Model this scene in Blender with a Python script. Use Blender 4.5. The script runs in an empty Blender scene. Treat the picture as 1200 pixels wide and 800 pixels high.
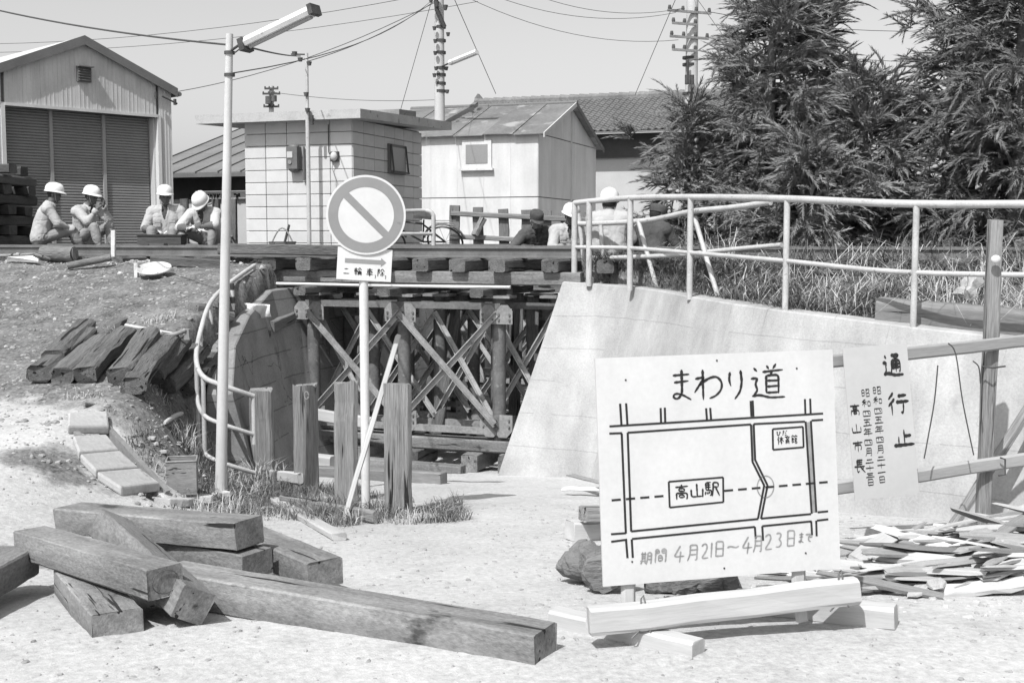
import bpy, bmesh, math, random
import numpy as np
from mathutils import Vector, Matrix, noise as mnoise

R = math.radians
rnd = random.Random(7)
rng = np.random.default_rng(7)
scene = bpy.context.scene
COL = scene.collection

# ------------------------------------------------------------------ camera
FPX = 1400.0                      # focal length in photograph pixels (1200 wide)
PITCH = math.atan(120 / FPX)
cam_d = bpy.data.cameras.new('camera')
cam = bpy.data.objects.new('camera', cam_d)
COL.objects.link(cam)
cam.location = (0, 0, 0)
cam.rotation_euler = (math.pi / 2 - PITCH, 0, 0)
cam_d.sensor_width = 36
cam_d.lens = 36 * FPX / 1200
cam_d.clip_start = 0.05
cam_d.clip_end = 2000
scene.camera = cam
# ------------------------------------------------------------------ sky, sun, exposure
SUN_EL, SUN_AZ = 54.0, 27.0       # light travels away from the camera, to the right
w = bpy.data.worlds.new('World'); scene.world = w; w.use_nodes = True
nt = w.node_tree; nt.nodes.clear()
sky = nt.nodes.new('ShaderNodeTexSky'); sky.sky_type = 'NISHITA'; sky.sun_disc = False
sky.sun_elevation = R(SUN_EL); sky.sun_rotation = R(180 + SUN_AZ)
sky.dust_density = 2.5; sky.air_density = 1.0; sky.ozone_density = 0.5
# black-and-white film sees blue light best, so the blue sky comes out pale
sx_ = nt.nodes.new('ShaderNodeVectorMath'); sx_.operation = 'DOT_PRODUCT'; sx_.inputs[1].default_value = (0.18, 0.37, 0.45)
bg = nt.nodes.new('ShaderNodeBackground'); bg.inputs['Strength'].default_value = 0.13
wo = nt.nodes.new('ShaderNodeOutputWorld')
nt.links.new(sky.outputs[0], sx_.inputs[0]); nt.links.new(sx_.outputs['Value'], bg.inputs[0]); nt.links.new(bg.outputs[0], wo.inputs[0])
sd = bpy.data.lights.new('sun', 'SUN'); sd.energy = 4.0; sd.angle = R(0.5); sd.color = (1, 1, 1)
sun = bpy.data.objects.new('sun', sd); COL.objects.link(sun)
sdir = Vector((math.sin(R(SUN_AZ)) * math.cos(R(SUN_EL)), math.cos(R(SUN_AZ)) * math.cos(R(SUN_EL)), -math.sin(R(SUN_EL))))
sun.rotation_euler = sdir.to_track_quat('-Z', 'Y').to_euler()
sun.location = (-6, -12, 20)
vs = scene.view_settings
vs.view_transform = 'Standard'; vs.look = 'None'; vs.gamma = 1.0; vs.exposure = 0.48
vs.use_curve_mapping = False

# ------------------------------------------------------------------ places
def at(px, py, Y):
    """the point at depth Y seen at a pixel of the 1200x800 photograph"""
    u = (px - 600) / FPX; v = (400 - py) / FPX
    c, s = math.cos(PITCH), math.sin(PITCH)
    d = Vector((u, c + v * s, -s + v * c))
    return d * (Y / d.y)
TD = Vector((-0.943, 0.334, 0)).normalized()     # along the track, to the left
TN = Vector((0.334, 0.943, 0)).normalized()      # across the track, away from the camera
T0 = Vector((0.7, 14.0, 0))                      # on the near rail
def tr(t, q, z):
    p = T0 + TD * t + TN * q; return Vector((p.x, p.y, z))
def sstep(a):
    a = np.clip(a, 0, 1); return a * a * (3 - 2 * a)

WALL = [(0.57, 13.5), (0.95, 13.34), (1.3, 13.02), (1.55, 12.5), (1.77, 11.85), (2.05, 11.1), (2.4, 10.45), (2.78, 9.9), (3.2, 9.45), (3.9, 9.0), (5.2, 8.55), (9.5, 7.6)]
WTOP = [-0.49, -0.51, -0.53, -0.55, -0.58, -0.61, -0.64, -0.67, -0.71, -0.77, -0.84, -0.95]
def zroad(y):
    t = np.clip(y - 4.6, 0, 10.1)
    return -1.65 - 0.12 * np.where(t < 0.8, t * t / 1.6, t - 0.4)
BP = np.array([(-60, -1.65), (5.6, -1.66), (6.84, -1.53), (7.92, -1.40), (8.84, -1.26), (11.0, -0.78), (12.4, -0.45), (13.2, -0.32), (13.6, -0.28), (400, -0.28)])
def wall_sd(x, y):
    """signed distance to the wall line, positive on the right bank; also wall top height there"""
    P = WALL + [(60, -4)]; Z = WTOP + [-1.2]
    P = [(0.57 + 0.354 * 60, 13.5 + 60)] + P; Z = [-0.30] + Z
    best = np.full(x.shape, 1e9); sg = np.ones(x.shape); zt = np.zeros(x.shape)
    for i in range(len(P) - 1):
        a = np.array(P[i]); b = np.array(P[i + 1]); d = b - a; L2 = d @ d
        t = np.clip(((x - a[0]) * d[0] + (y - a[1]) * d[1]) / L2, 0, 1)
        qx = a[0] + t * d[0]; qy = a[1] + t * d[1]
        dist = np.hypot(x - qx, y - qy)
        s = np.where(d[0] * (y - a[1]) - d[1] * (x - a[0]) > 0, 1.0, -1.0)
        m = dist < best - 1e-9
        best = np.where(m, dist, best); sg = np.where(m, s, sg); zt = np.where(m, Z[i] + t * (Z[i + 1] - Z[i]), zt)
    return best * sg, zt
def vnoise(x, y, sc, seed):
    """cheap value noise on arrays"""
    g = np.random.default_rng(seed).random((64, 64))
    u = x * sc; v = y * sc
    i = np.floor(u).astype(int); j = np.floor(v).astype(int)
    fu = sstep(u - i); fv = sstep(v - j)
    i0, j0, i1, j1 = i % 64, j % 64, (i + 1) % 64, (j + 1) % 64
    return (g[i0, j0] * (1 - fu) * (1 - fv) + g[i1, j0] * fu * (1 - fv) + g[i0, j1] * (1 - fu) * fv + g[i1, j1] * fu * fv) - 0.5
def ground(x, y, rough=True):
    x = np.asarray(x, float); y = np.asarray(y, float)
    t = y - (0.7 - x) * 0.354
    zl = np.interp(t, BP[:, 0], BP[:, 1])
    zr = zroad(y)
    yy = np.array([0, 7, 10, 11, 12.2, 13.5, 14.5, 80]); xc = np.array([-3.4, -3.2, -2.8, -3.1, -3.06, -2.96, -2.86, -2.86 + 65.5 * .354])
    hw = np.array([1.4, 1.2, .5, .5, .25, .12, .1, .1])
    c = np.interp(y, yy, xc); h = np.interp(y, yy, hw)
    wl = sstep((c + h - x) / (2 * h))
    # the road climbs out again far behind the bridge
    q = (x - T0.x) * TN.x + (y - T0.y) * TN.y
    zr = np.where(q > 7, np.minimum(zr + (q - 7) * 0.14, -0.28), zr)
    z = zr + (zl - zr) * wl
    d, zt = wall_sd(x, y)
    qb = np.clip((q + 1.2) / 1.0, 0, 1)
    zb = np.maximum(zt - 0.05, -2) + np.clip(d - 0.2, 0, 3) * 0.05
    zb = np.minimum(zb + (-0.30 - zb) * sstep(qb), -0.27)
    wr = sstep((d - 0.10) / 0.10)
    z = z + (zb - z) * wr
    if rough:
        bank = np.maximum(wl * sstep((y - 7.5) / 3), wr)
        n = vnoise(x, y, 1.1, 3) * 0.05 + vnoise(x, y, 3.1, 4) * 0.035 + vnoise(x, y, 8.3, 5) * 0.016
        z = z + n * (0.12 + 1.0 * bank * sstep(-(q + 0.4) / 1.0))
        z = z + vnoise(x, y, 5.0, 9) * 0.008 + vnoise(x, y, 14, 8) * 0.006
    return z
_DS = np.arange(3.2, 30, .02)
def gp(px, py, dz=0.0):
    """the point of the ground seen at a pixel, lifted by dz"""
    d = at(px, py, 1.0); X = d.x * _DS; Z = d.z * _DS; m = Z <= ground(X, _DS) + dz
    D = _DS[int(np.argmax(m))]; p = d * float(D); return Vector((p.x, p.y, gz(p.x, p.y) + dz))
def gz(x, y): return float(ground(np.array([x]), np.array([y]))[0])

# ------------------------------------------------------------------ materials (black-and-white film: every colour is a grey)
MATS = {}
def material(name, lo, hi, scale=3.0, rough=0.85, bump=0.15, stretch=(1, 1, 1), fine=30.0, finew=0.35, metal=0.0, objvar=0.0, spots=None, streak=None, detail=6.0, bdist=0.02, cracks=None, checks=None, lines=None):
    if name in MATS: return MATS[name]
    m = bpy.data.materials.new(name); m.use_nodes = True; MATS[name] = m
    nt = m.node_tree; N = nt.nodes; L = nt.links
    b = N['Principled BSDF']; b.inputs['Roughness'].default_value = rough; b.inputs['Metallic'].default_value = metal
    b.inputs['Specular IOR Level'].default_value = 0.3
    tc = N.new('ShaderNodeTexCoord'); mp = N.new('ShaderNodeMapping'); mp.inputs['Scale'].default_value = stretch
    oi = N.new('ShaderNodeObjectInfo'); ad = N.new('ShaderNodeVectorMath'); ad.operation = 'ADD'
    mu = N.new('ShaderNodeVectorMath'); mu.operation = 'SCALE'
    if objvar > 0:
        cx = N.new('ShaderNodeCombineXYZ'); sc = N.new('ShaderNodeMath'); sc.operation = 'MULTIPLY'; sc.inputs[1].default_value = 37.0
        L.new(oi.outputs['Random'], sc.inputs[0]); L.new(sc.outputs[0], cx.inputs[0]); L.new(sc.outputs[0], cx.inputs[1]); L.new(sc.outputs[0], cx.inputs[2])
        L.new(tc.outputs['Object'], ad.inputs[0]); L.new(cx.outputs[0], ad.inputs[1]); L.new(ad.outputs[0], mp.inputs[0])
    else:
        L.new(tc.outputs['Object'], mp.inputs[0])
    def noise(s, d=detail, r=0.55, src=mp):
        n = N.new('ShaderNodeTexNoise'); n.inputs['Scale'].default_value = s; n.inputs['Detail'].default_value = d; n.inputs['Roughness'].default_value = r
        L.new(src.outputs[0], n.inputs['Vector']); return n
    n1 = noise(scale); n2 = noise(fine, 4.0, 0.65)
    def math_(op, a, c):
        k = N.new('ShaderNodeMath'); k.operation = op
        for i, q in enumerate((a, c)):
            if isinstance(q, (int, float)): k.inputs[i].default_value = q
            else: L.new(q, k.inputs[i])
        return k.outputs[0]
    f = math_('ADD', math_('MULTIPLY', n1.outputs['Fac'], 1 - finew), math_('MULTIPLY', n2.outputs['Fac'], finew))
    mr = N.new('ShaderNodeMapRange'); mr.inputs['From Min'].default_value = 0.32; mr.inputs['From Max'].default_value = 0.68
    mr.inputs['To Min'].default_value = lo; mr.inputs['To Max'].default_value = hi; L.new(f, mr.inputs['Value'])
    v = mr.outputs['Result']
    if spots:      # (scale, threshold, value): patches of stain, rust or dirt
        n3 = noise(spots[0], 5.0, 0.6); rp = N.new('ShaderNodeMapRange'); rp.inputs['From Min'].default_value = spots[1]; rp.inputs['From Max'].default_value = spots[1] + 0.08
        L.new(n3.outputs['Fac'], rp.inputs['Value'])
        mx = N.new('ShaderNodeMix'); L.new(rp.outputs['Result'], mx.inputs['Factor']); L.new(v, mx.inputs['A']); mx.inputs['B'].default_value = spots[2]; v = mx.outputs['Result']
    if streak:     # (scale vector, amount): long runs of stain
        mp2 = N.new('ShaderNodeMapping'); mp2.inputs['Scale'].default_value = streak[0]; L.new(tc.outputs['Object'], mp2.inputs[0])
        n4 = noise(1.0, 6.0, 0.6, mp2); r4 = N.new('ShaderNodeMapRange'); r4.inputs['From Min'].default_value = 0.35; r4.inputs['From Max'].default_value = 0.65
        r4.inputs['To Min'].default_value = 1 - streak[1]; r4.inputs['To Max'].default_value = 1 + streak[1] * 0.6; L.new(n4.outputs['Fac'], r4.inputs['Value'])
        v = math_('MULTIPLY', v, r4.outputs['Result'])
    if cracks:     # (scale, width, value)
        vo = N.new('ShaderNodeTexVoronoi'); vo.feature = 'DISTANCE_TO_EDGE'; vo.inputs['Scale'].default_value = cracks[0]
        wv = N.new('ShaderNodeVectorMath'); wv.operation = 'ADD'; nn = noise(4.0, 3.0); sc2 = N.new('ShaderNodeVectorMath'); sc2.operation = 'SCALE'; sc2.inputs['Scale'].default_value = 0.35
        L.new(nn.outputs['Color'], sc2.inputs[0]); L.new(mp.outputs[0], wv.inputs[0]); L.new(sc2.outputs[0], wv.inputs[1]); L.new(wv.outputs[0], vo.inputs['Vector'])
        lt = math_('LESS_THAN', vo.outputs['Distance'], cracks[1]); ng = noise(0.9, 2.0); gt = math_('GREATER_THAN', ng.outputs['Fac'], 0.5)
        mx = N.new('ShaderNodeMix'); L.new(math_('MULTIPLY', lt, gt), mx.inputs['Factor']); L.new(v, mx.inputs['A']); mx.inputs['B'].default_value = cracks[2]; v = mx.outputs['Result']
    if checks:     # (stretch, threshold, value): splits along the grain
        mp3 = N.new('ShaderNodeMapping'); mp3.inputs['Scale'].default_value = checks[0]; L.new((ad if objvar > 0 else tc).outputs[0 if objvar > 0 else 'Object'], mp3.inputs[0])
        n5 = noise(1.0, 3.0, 0.5, mp3); r5 = N.new('ShaderNodeMapRange'); r5.inputs['From Min'].default_value = checks[1]; r5.inputs['From Max'].default_value = checks[1] + 0.03; L.new(n5.outputs['Fac'], r5.inputs['Value'])
        mx = N.new('ShaderNodeMix'); L.new(r5.outputs['Result'], mx.inputs['Factor']); L.new(v, mx.inputs['A']); mx.inputs['B'].default_value = checks[2]; v = mx.outputs['Result']
        f = math_('SUBTRACT', f, math_('MULTIPLY', r5.outputs['Result'], 0.6))
    if lines:      # (spacing, width, factor): board marks left by the formwork
        sp = N.new('ShaderNodeSeparateXYZ'); L.new(tc.outputs['Object'], sp.inputs[0]); nw = noise(1.5, 3.0)
        zz_ = math_('ADD', sp.outputs['Z'], math_('MULTIPLY', nw.outputs['Fac'], 0.05)); fr = math_('FRACT', math_('DIVIDE', zz_, lines[0]), 0.0)
        ln = math_('MULTIPLY', math_('LESS_THAN', fr, lines[1] / lines[0]), math_('GREATER_THAN', noise(1.1, 4.0).outputs['Fac'], 0.47))
        v = math_('MULTIPLY', v, math_('SUBTRACT', 1.0, math_('MULTIPLY', ln, 1 - lines[2])))
        f = math_('SUBTRACT', f, math_('MULTIPLY', ln, 0.5))
    if objvar > 0:
        ov = N.new('ShaderNodeMapRange'); ov.inputs['To Min'].default_value = 1 - objvar; ov.inputs['To Max'].default_value = 1 + objvar; L.new(oi.outputs['Random'], ov.inputs['Value'])
        v = math_('MULTIPLY', v, ov.outputs['Result'])
    cc = N.new('ShaderNodeCombineColor')
    for i in range(3): L.new(v, cc.inputs[i])
    L.new(cc.outputs[0], b.inputs['Base Color'])
    if bump > 0:
        bp = N.new('ShaderNodeBump'); bp.inputs['Strength'].default_value = bump; bp.inputs['Distance'].default_value = bdist
        L.new(f, bp.inputs['Height']); L.new(bp.outputs[0], b.inputs['Normal'])
    return m
M_ = material
M_('ground', .26, .46, 0.7, .95, .9, fine=38, finew=.5, spots=(1.6, .60, .24), bdist=.02)
M_('bank_dirt', .17, .34, 1.4, .95, 1.0, fine=30, finew=.5, bdist=.03)
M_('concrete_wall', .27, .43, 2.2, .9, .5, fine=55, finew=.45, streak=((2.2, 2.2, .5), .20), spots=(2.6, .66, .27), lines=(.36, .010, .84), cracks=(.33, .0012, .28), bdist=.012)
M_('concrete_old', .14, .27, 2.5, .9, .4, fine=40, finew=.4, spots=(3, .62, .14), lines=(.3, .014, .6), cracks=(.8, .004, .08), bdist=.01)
M_('concrete_slab', .28, .44, 3, .9, .5, fine=40, finew=.5, spots=(5, .60, .20), bdist=.01)
M_('block', .43, .51, 5, .9, .25, fine=60, finew=.4, objvar=.05, bdist=.006)
M_('mortar', .18, .24, 6, .95, .2)
M_('sleeper', .10, .24, 2.2, .85, .5, stretch=(.35, 2.5, 2.5), fine=26, finew=.45, objvar=.22, checks=((1, 24, 24), .66, .03), bdist=.015)
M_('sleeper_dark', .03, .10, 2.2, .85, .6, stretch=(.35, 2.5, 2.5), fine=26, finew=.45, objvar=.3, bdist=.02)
M_('sleeper_old', .045, .17, 3, .9, .9, stretch=(.4, 4, 4), fine=22, finew=.55, objvar=.28, checks=((1, 20, 20), .64, .012), bdist=.03)
M_('timber_new', .10, .26, 4, .85, .7, stretch=(.6, 1.2, 1.2), fine=60, finew=.55, objvar=.15, spots=(5, .63, .05), streak=((1.1, 12, 12), .32), checks=((1.3, 24, 24), .675, .02), bdist=.01)
M_('timber_pale', .32, .48, 2.0, .8, .3, stretch=(.25, 4, 4), fine=26, finew=.4, objvar=.08, bdist=.006)
M_('timber_dull', .22, .34, 2.0, .85, .4, stretch=(.25, 4, 4), fine=26, finew=.5, objvar=.08, checks=((1, 22, 22), .70, .10), bdist=.008)
M_('timber_grey', .10, .32, 2.0, .9, .9, stretch=(.22, 6, 6), fine=16, finew=.6, objvar=.15, spots=(4, .62, .06), checks=((.9, 22, 22), .635, .02), bdist=.02)
M_('scrap', .26, .56, 2.0, .8, .4, stretch=(.3, 5, 5), fine=20, finew=.5, objvar=.38, bdist=.006)
M_('scrap_dark', .12, .28, 2.0, .85, .5, stretch=(.3, 5, 5), fine=20, finew=.5, objvar=.35, bdist=.01)
M_('bark', .09, .22, 4, .95, 1.0, stretch=(.5, 2, 2), fine=18, finew=.5, bdist=.04)
M_('white_paint', .46, .62, 4, .6, .2, fine=40, finew=.4, spots=(11, .65, .26), bdist=.004)
M_('pipe_paint', .30, .50, 5, .55, .3, fine=60, finew=.5, spots=(14, .635, .17), bdist=.004)
M_('board_white', .45, .53, 3, .7, .12, fine=40, finew=.4, streak=((3, 3, 1.2), .05), spots=(5, .70, .47), bdist=.003)
M_('paper', .38, .45, 2, .8, .1, fine=20, finew=.3, bdist=.003)
M_('ink', .012, .03, 6, .6, 0)
M_('pencil', .16, .28, 20, .8, 0)
M_('sign_grey', .22, .26, 3, .4, .05, spots=(8, .68, .12))
M_('sign_white', .54, .62, 3, .4, .05)
M_('steel_rail', .10, .20, 4, .5, .2, metal=.3, fine=40)
M_('steel_dark', .07, .17, 6, .7, .4, fine=30, finew=.5, spots=(9, .62, .26), bdist=.008)
M_('steel_mid', .13, .30, 6, .65, .3, fine=30, finew=.5, spots=(9, .64, .12), bdist=.006)
M_('steel_pale', .22, .42, 6, .6, .3, fine=30, finew=.5, spots=(9, .63, .12), bdist=.006)
M_('iron', .03, .08, 6, .6, .3)
M_('tin', .40, .54, 1.2, .5, .12, fine=22, finew=.3, streak=((4, 4, .5), .14), objvar=.05, bdist=.006)
M_('tin_white', .46, .58, 1.2, .6, .12, fine=22, finew=.3, streak=((3, 3, .4), .10), objvar=.04, bdist=.006)
M_('tin_roof', .09, .22, 1.0, .6, .2, fine=14, finew=.4, spots=(1.3, .56, .30), objvar=.1, bdist=.01)
M_('seam_roof', .13, .18, 1.2, .6, .1, fine=14, finew=.3)
M_('shutter', .20, .26, 1.0, .5, .05, objvar=.06)
M_('shutter_rail', .26, .30, 1.0, .5, .05)
M_('trim', .10, .16, 2, .7, .1)
M_('tile', .09, .20, 1.6, .7, .3, fine=16, finew=.5)
M_('plaster', .36, .46, 1.0, .9, .1)
M_('dark_wall', .05, .10, 1.5, .9, .1)
M_('glass_dark', .04, .06, 1.0, .15, 0)
M_('pole_concrete', .40, .50, 3, .85, .15)
M_('insulator', .05, .12, 6, .4, .1)
M_('wire', .04, .07, 6, .7, 0)
M_('foliage', .09, .25, 2.2, .8, 0, fine=14, finew=.5, objvar=.12)
M_('grass_green', .07, .17, 3, .85, 0, fine=25, finew=.6)
M_('straw', .26, .48, 3, .85, 0, fine=25, finew=.6)
M_('stone', .20, .42, 2.5, .95, .5, fine=25, finew=.5, objvar=.2)
M_('rubble_white', .34, .50, 3, .95, .6, fine=25, finew=.5, objvar=.12)
M_('skin', .16, .22, 6, .6, .1)
M_('skin_dark', .08, .12, 6, .6, .1)
M_('jacket', .32, .38, 5, .95, .8, fine=11, finew=.5, bdist=.03)
M_('jacket_pale', .37, .43, 5, .95, .8, fine=11, finew=.5, bdist=.03)
M_('jacket_dark', .04, .09, 4, .95, .5, fine=24, finew=.4, bdist=.03)
M_('trousers', .20, .25, 5, .95, .8, fine=11, finew=.5, bdist=.03)
M_('trousers_dark', .05, .09, 4, .95, .5, fine=24, finew=.4, bdist=.03)
M_('sleeve', .08, .14, 4, .95, .5, fine=24, finew=.4, bdist=.03)
M_('shoe', .04, .07, 4, .7, .1)
M_('glove', .50, .62, 8, .95, .3)
M_('hair', .015, .03, 9, .8, .2)
M_('helmet', .58, .64, 4, .35, 0)
M_('cloth', .66, .76, 5, .95, .5, fine=14, bdist=.03)
M_('enamel', .03, .06, 5, .4, .1)
M_('meter', .09, .14, 5, .5, .1)

# ------------------------------------------------------------------ object helpers
WO = {}
WM = {}
def tag(o, label=None, cat=None, group=None, kind=None):
    if label: o['label'] = label
    if cat: o['category'] = cat
    if group: o['group'] = group
    if kind: o['kind'] = kind
    return o
def empty(name, loc, label=None, cat=None, group=None):
    o = bpy.data.objects.new(name, None); COL.objects.link(o); o.location = loc; o.empty_display_size = .1
    WO[o.name] = Vector(loc)
    return tag(o, label, cat, group)
def link(o, parent=None):
    COL.objects.link(o)
    if parent is not None: o.parent = parent
class MB:
    def __init__(s): s.v = []; s.f = []; s.sm = []
    def add(s, vs_, fs, smooth=False):
        k = len(s.v); s.v += [tuple(p) for p in vs_]; s.f += [tuple(i + k for i in f) for f in fs]; s.sm += [smooth] * len(fs); return s
    def box(s, c, size, rot=None):
        c = Vector(c); x, y, z = [q / 2 for q in size]; P = []
        for a in (-1, 1):
            for b in (-1, 1):
                for d in (-1, 1):
                    p = Vector((a * x, b * y, d * z)); p = rot @ p if rot else p; P.append(c + p)
        return s.add(P, [(0, 1, 3, 2), (4, 6, 7, 5), (0, 4, 5, 1), (2, 3, 7, 6), (0, 2, 6, 4), (1, 5, 7, 3)])
    def bar(s, p0, p1, w_, h_, up=(0, 0, 1)):
        p0 = Vector(p0); p1 = Vector(p1); x = (p1 - p0); L = x.length; x.normalize(); u = Vector(up)
        if abs(x.dot(u)) > .98: u = Vector((0, 1, 0))
        y = u.cross(x).normalized(); z = x.cross(y)
        return s.box((p0 + p1) / 2, (L, w_, h_), Matrix((x, y, z)).transposed())
    def tube(s, pts, r, n=8, cap=True, smooth=True):
        pts = [Vector(p) for p in pts]; m = len(pts); rs = r if isinstance(r, (list, tuple)) else [r] * m
        P = []; prev = None
        for i, p in enumerate(pts):
            d = (pts[min(i + 1, m - 1)] - pts[max(i - 1, 0)]).normalized()
            if prev is None:
                a = Vector((0, 0, 1)) if abs(d.z) < .9 else Vector((1, 0, 0)); a = (a - d * a.dot(d)).normalized()
            else:
                a = (prev - d * prev.dot(d)); a = a.normalized() if a.length > 1e-6 else Vector((1, 0, 0))
            prev = a; b = d.cross(a)
            for k in range(n):
                t = 2 * math.pi * k / n; P.append(p + (a * math.cos(t) + b * math.sin(t)) * rs[i])
        F = [(i * n + k, i * n + (k + 1) % n, (i + 1) * n + (k + 1) % n, (i + 1) * n + k) for i in range(m - 1) for k in range(n)]
        s.add(P, F, smooth)
        if cap:
            s.add(P[:n], [tuple(range(n))[::-1]]); s.add(P[-n:], [tuple(range(n))])
        return s
    def prism(s, poly, off):
        off = Vector(off); n = len(poly); P = [Vector(p) for p in poly] + [Vector(p) + off for p in poly]
        F = [tuple(range(n))[::-1], tuple(range(n, 2 * n))] + [(i, (i + 1) % n, n + (i + 1) % n, n + i) for i in range(n)]
        return s.add(P, F)
    def ball(s, c, r, n=8, m=6, rot=None):
        c = Vector(c); rx, ry, rz = r if isinstance(r, (list, tuple)) else (r, r, r); P = [Vector((0, 0, rz))]
        for j in range(1, m):
            a = math.pi * j / m
            for k in range(n):
                b = 2 * math.pi * k / n; P.append(Vector((rx * math.sin(a) * math.cos(b), ry * math.sin(a) * math.sin(b), rz * math.cos(a))))
        P.append(Vector((0, 0, -rz))); P = [c + (rot @ p if rot else p) for p in P]
        F = [(0, 1 + k, 1 + (k + 1) % n) for k in range(n)]
        for j in range(m - 2): F += [(1 + j * n + k, 1 + (j + 1) * n + k, 1 + (j + 1) * n + (k + 1) % n, 1 + j * n + (k + 1) % n) for k in range(n)]
        e = len(P) - 1; F += [(e, 1 + (m - 2) * n + (k + 1) % n, 1 + (m - 2) * n + k) for k in range(n)]
        return s.add(P, F, True)
    def build(s, name, mat, parent=None, label=None, cat=None, group=None, kind=None, fix=True):
        V = [Vector(p) for p in s.v]
        if parent is not None:
            o0 = WO.get(parent.name, Vector((0, 0, 0)))
            if parent.name in WM:
                iv = WM[parent.name].inverted(); V = [iv @ p + o0 for p in V]
        else:
            mn = [min(p[i] for p in V) for i in range(3)]; mx = [max(p[i] for p in V) for i in range(3)]
            o0 = Vector(((mn[0] + mx[0]) / 2, (mn[1] + mx[1]) / 2, mn[2]))
        me = bpy.data.meshes.new(name); me.from_pydata([p - o0 for p in V], [], s.f)
        me.polygons.foreach_set('use_smooth', s.sm)
        me.materials.append(MATS[mat]); me.update()
        if fix:
            bm = bmesh.new(); bm.from_mesh(me); bmesh.ops.recalc_face_normals(bm, faces=bm.faces); bm.to_mesh(me); bm.free()
        o = bpy.data.objects.new(name, me); link(o, parent)
        if parent is None: o.location = o0
        WO[o.name] = o0
        return tag(o, label, cat, group, kind)
def np_obj(name, V, F, mat, parent=None, smooth=False, label=None, cat=None, group=None, kind=None, o0=(0, 0, 0)):
    """fast mesh from arrays; F is (n,3) or (n,4)"""
    V = np.asarray(V, np.float32) - np.asarray(o0, np.float32); F = np.asarray(F, np.int32); n, k = F.shape
    me = bpy.data.meshes.new(name); me.vertices.add(len(V)); me.vertices.foreach_set('co', V.ravel())
    me.loops.add(n * k); me.loops.foreach_set('vertex_index', F.ravel())
    me.polygons.add(n); me.polygons.foreach_set('loop_start', np.arange(n, dtype=np.int32) * k)
    me.polygons.foreach_set('use_smooth', np.full(n, smooth))
    me.materials.append(MATS[mat]); me.update(calc_edges=True); me.validate()
    o = bpy.data.objects.new(name, me); link(o, parent)
    if parent is None: o.location = o0; WO[o.name] = Vector(o0)
    return tag(o, label, cat, group, kind)

def timber_mesh(name, L, w_, h_, ch=.012, seg=5, jit=.004, seed=0, endj=.006, bow=0.0, mat='sleeper'):
    """a sawn timber along local X: chamfered edges, uneven faces, rough ends"""
    r_ = random.Random(seed); n = seg + 1; P = []; prof = []
    a, b = w_ / 2, h_ / 2
    for sx, sy in ((1, 1), (-1, 1), (-1, -1), (1, -1)):
        c = ch * r_.uniform(.6, 1.5); c2 = ch * r_.uniform(.6, 1.5)
        if sx * sy > 0: prof += [(sx * a, sy * (b - c)), (sx * (a - c2), sy * b)]
        else: prof += [(sx * (a - c2), sy * b), (sx * a, sy * (b - c))]
    lx = [-L / 2 + L * i / seg for i in range(n)]
    for i, x in enumerate(lx):
        oy, oz = r_.uniform(-jit, jit), r_.uniform(-jit, jit) + bow * (1 - (2 * x / L) ** 2)
        for (y, z) in prof:
            dx = r_.uniform(-endj, endj) if i in (0, n - 1) else 0
            P.append((x + dx, y + oy + r_.uniform(-jit, jit) * .6, z + oz + r_.uniform(-jit, jit) * .6))
    F = [(i * 8 + k, i * 8 + (k + 1) % 8, (i + 1) * 8 + (k + 1) % 8, (i + 1) * 8 + k) for i in range(seg) for k in range(8)]
    F += [tuple(range(8))[::-1], tuple((n - 1) * 8 + k for k in range(8))]
    me = bpy.data.meshes.new(name); me.from_pydata(P, [], F); me.materials.append(MATS[mat]); me.update()
    bm = bmesh.new(); bm.from_mesh(me); bmesh.ops.recalc_face_normals(bm, faces=bm.faces); bm.to_mesh(me); bm.free()
    return me
TM = {}
def frame(p0, p1, up=(0, 0, 1), roll=0.0):
    p0 = Vector(p0); p1 = Vector(p1); x = (p1 - p0).normalized(); u = Vector(up)
    if abs(x.dot(u)) > .95: u = Vector((0, 1, 0))
    y = u.cross(x).normalized(); z = x.cross(y)
    m = Matrix((x, y, z)).transposed().to_4x4() @ Matrix.Rotation(roll, 4, 'X')
    m.translation = (p0 + p1) / 2
    return m
def timber(name, p0, p1, w_, h_, mat='sleeper', parent=None, up=(0, 0, 1), roll=0.0, ch=.012, seg=5, jit=.004, label=None, cat=None, group=None, share=None, endj=.006, bow=0.0):
    p0 = Vector(p0); p1 = Vector(p1); L = (p1 - p0).length
    if share is not None and share in TM: me = TM[share]
    else:
        me = timber_mesh(name, L, w_, h_, ch, seg, jit, rnd.randrange(1 << 30), endj, bow, mat)
        if share is not None: TM[share] = me
    o = bpy.data.objects.new(name, me); link(o, parent)
    m = frame(p0, p1, up, roll)
    if parent is not None: m.translation = m.translation - WO[parent.name]
    o.matrix_basis = m
    WO[o.name] = (p0 + p1) / 2; WM[o.name] = frame(p0, p1, up, roll)
    return tag(o, label, cat, group)
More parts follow.
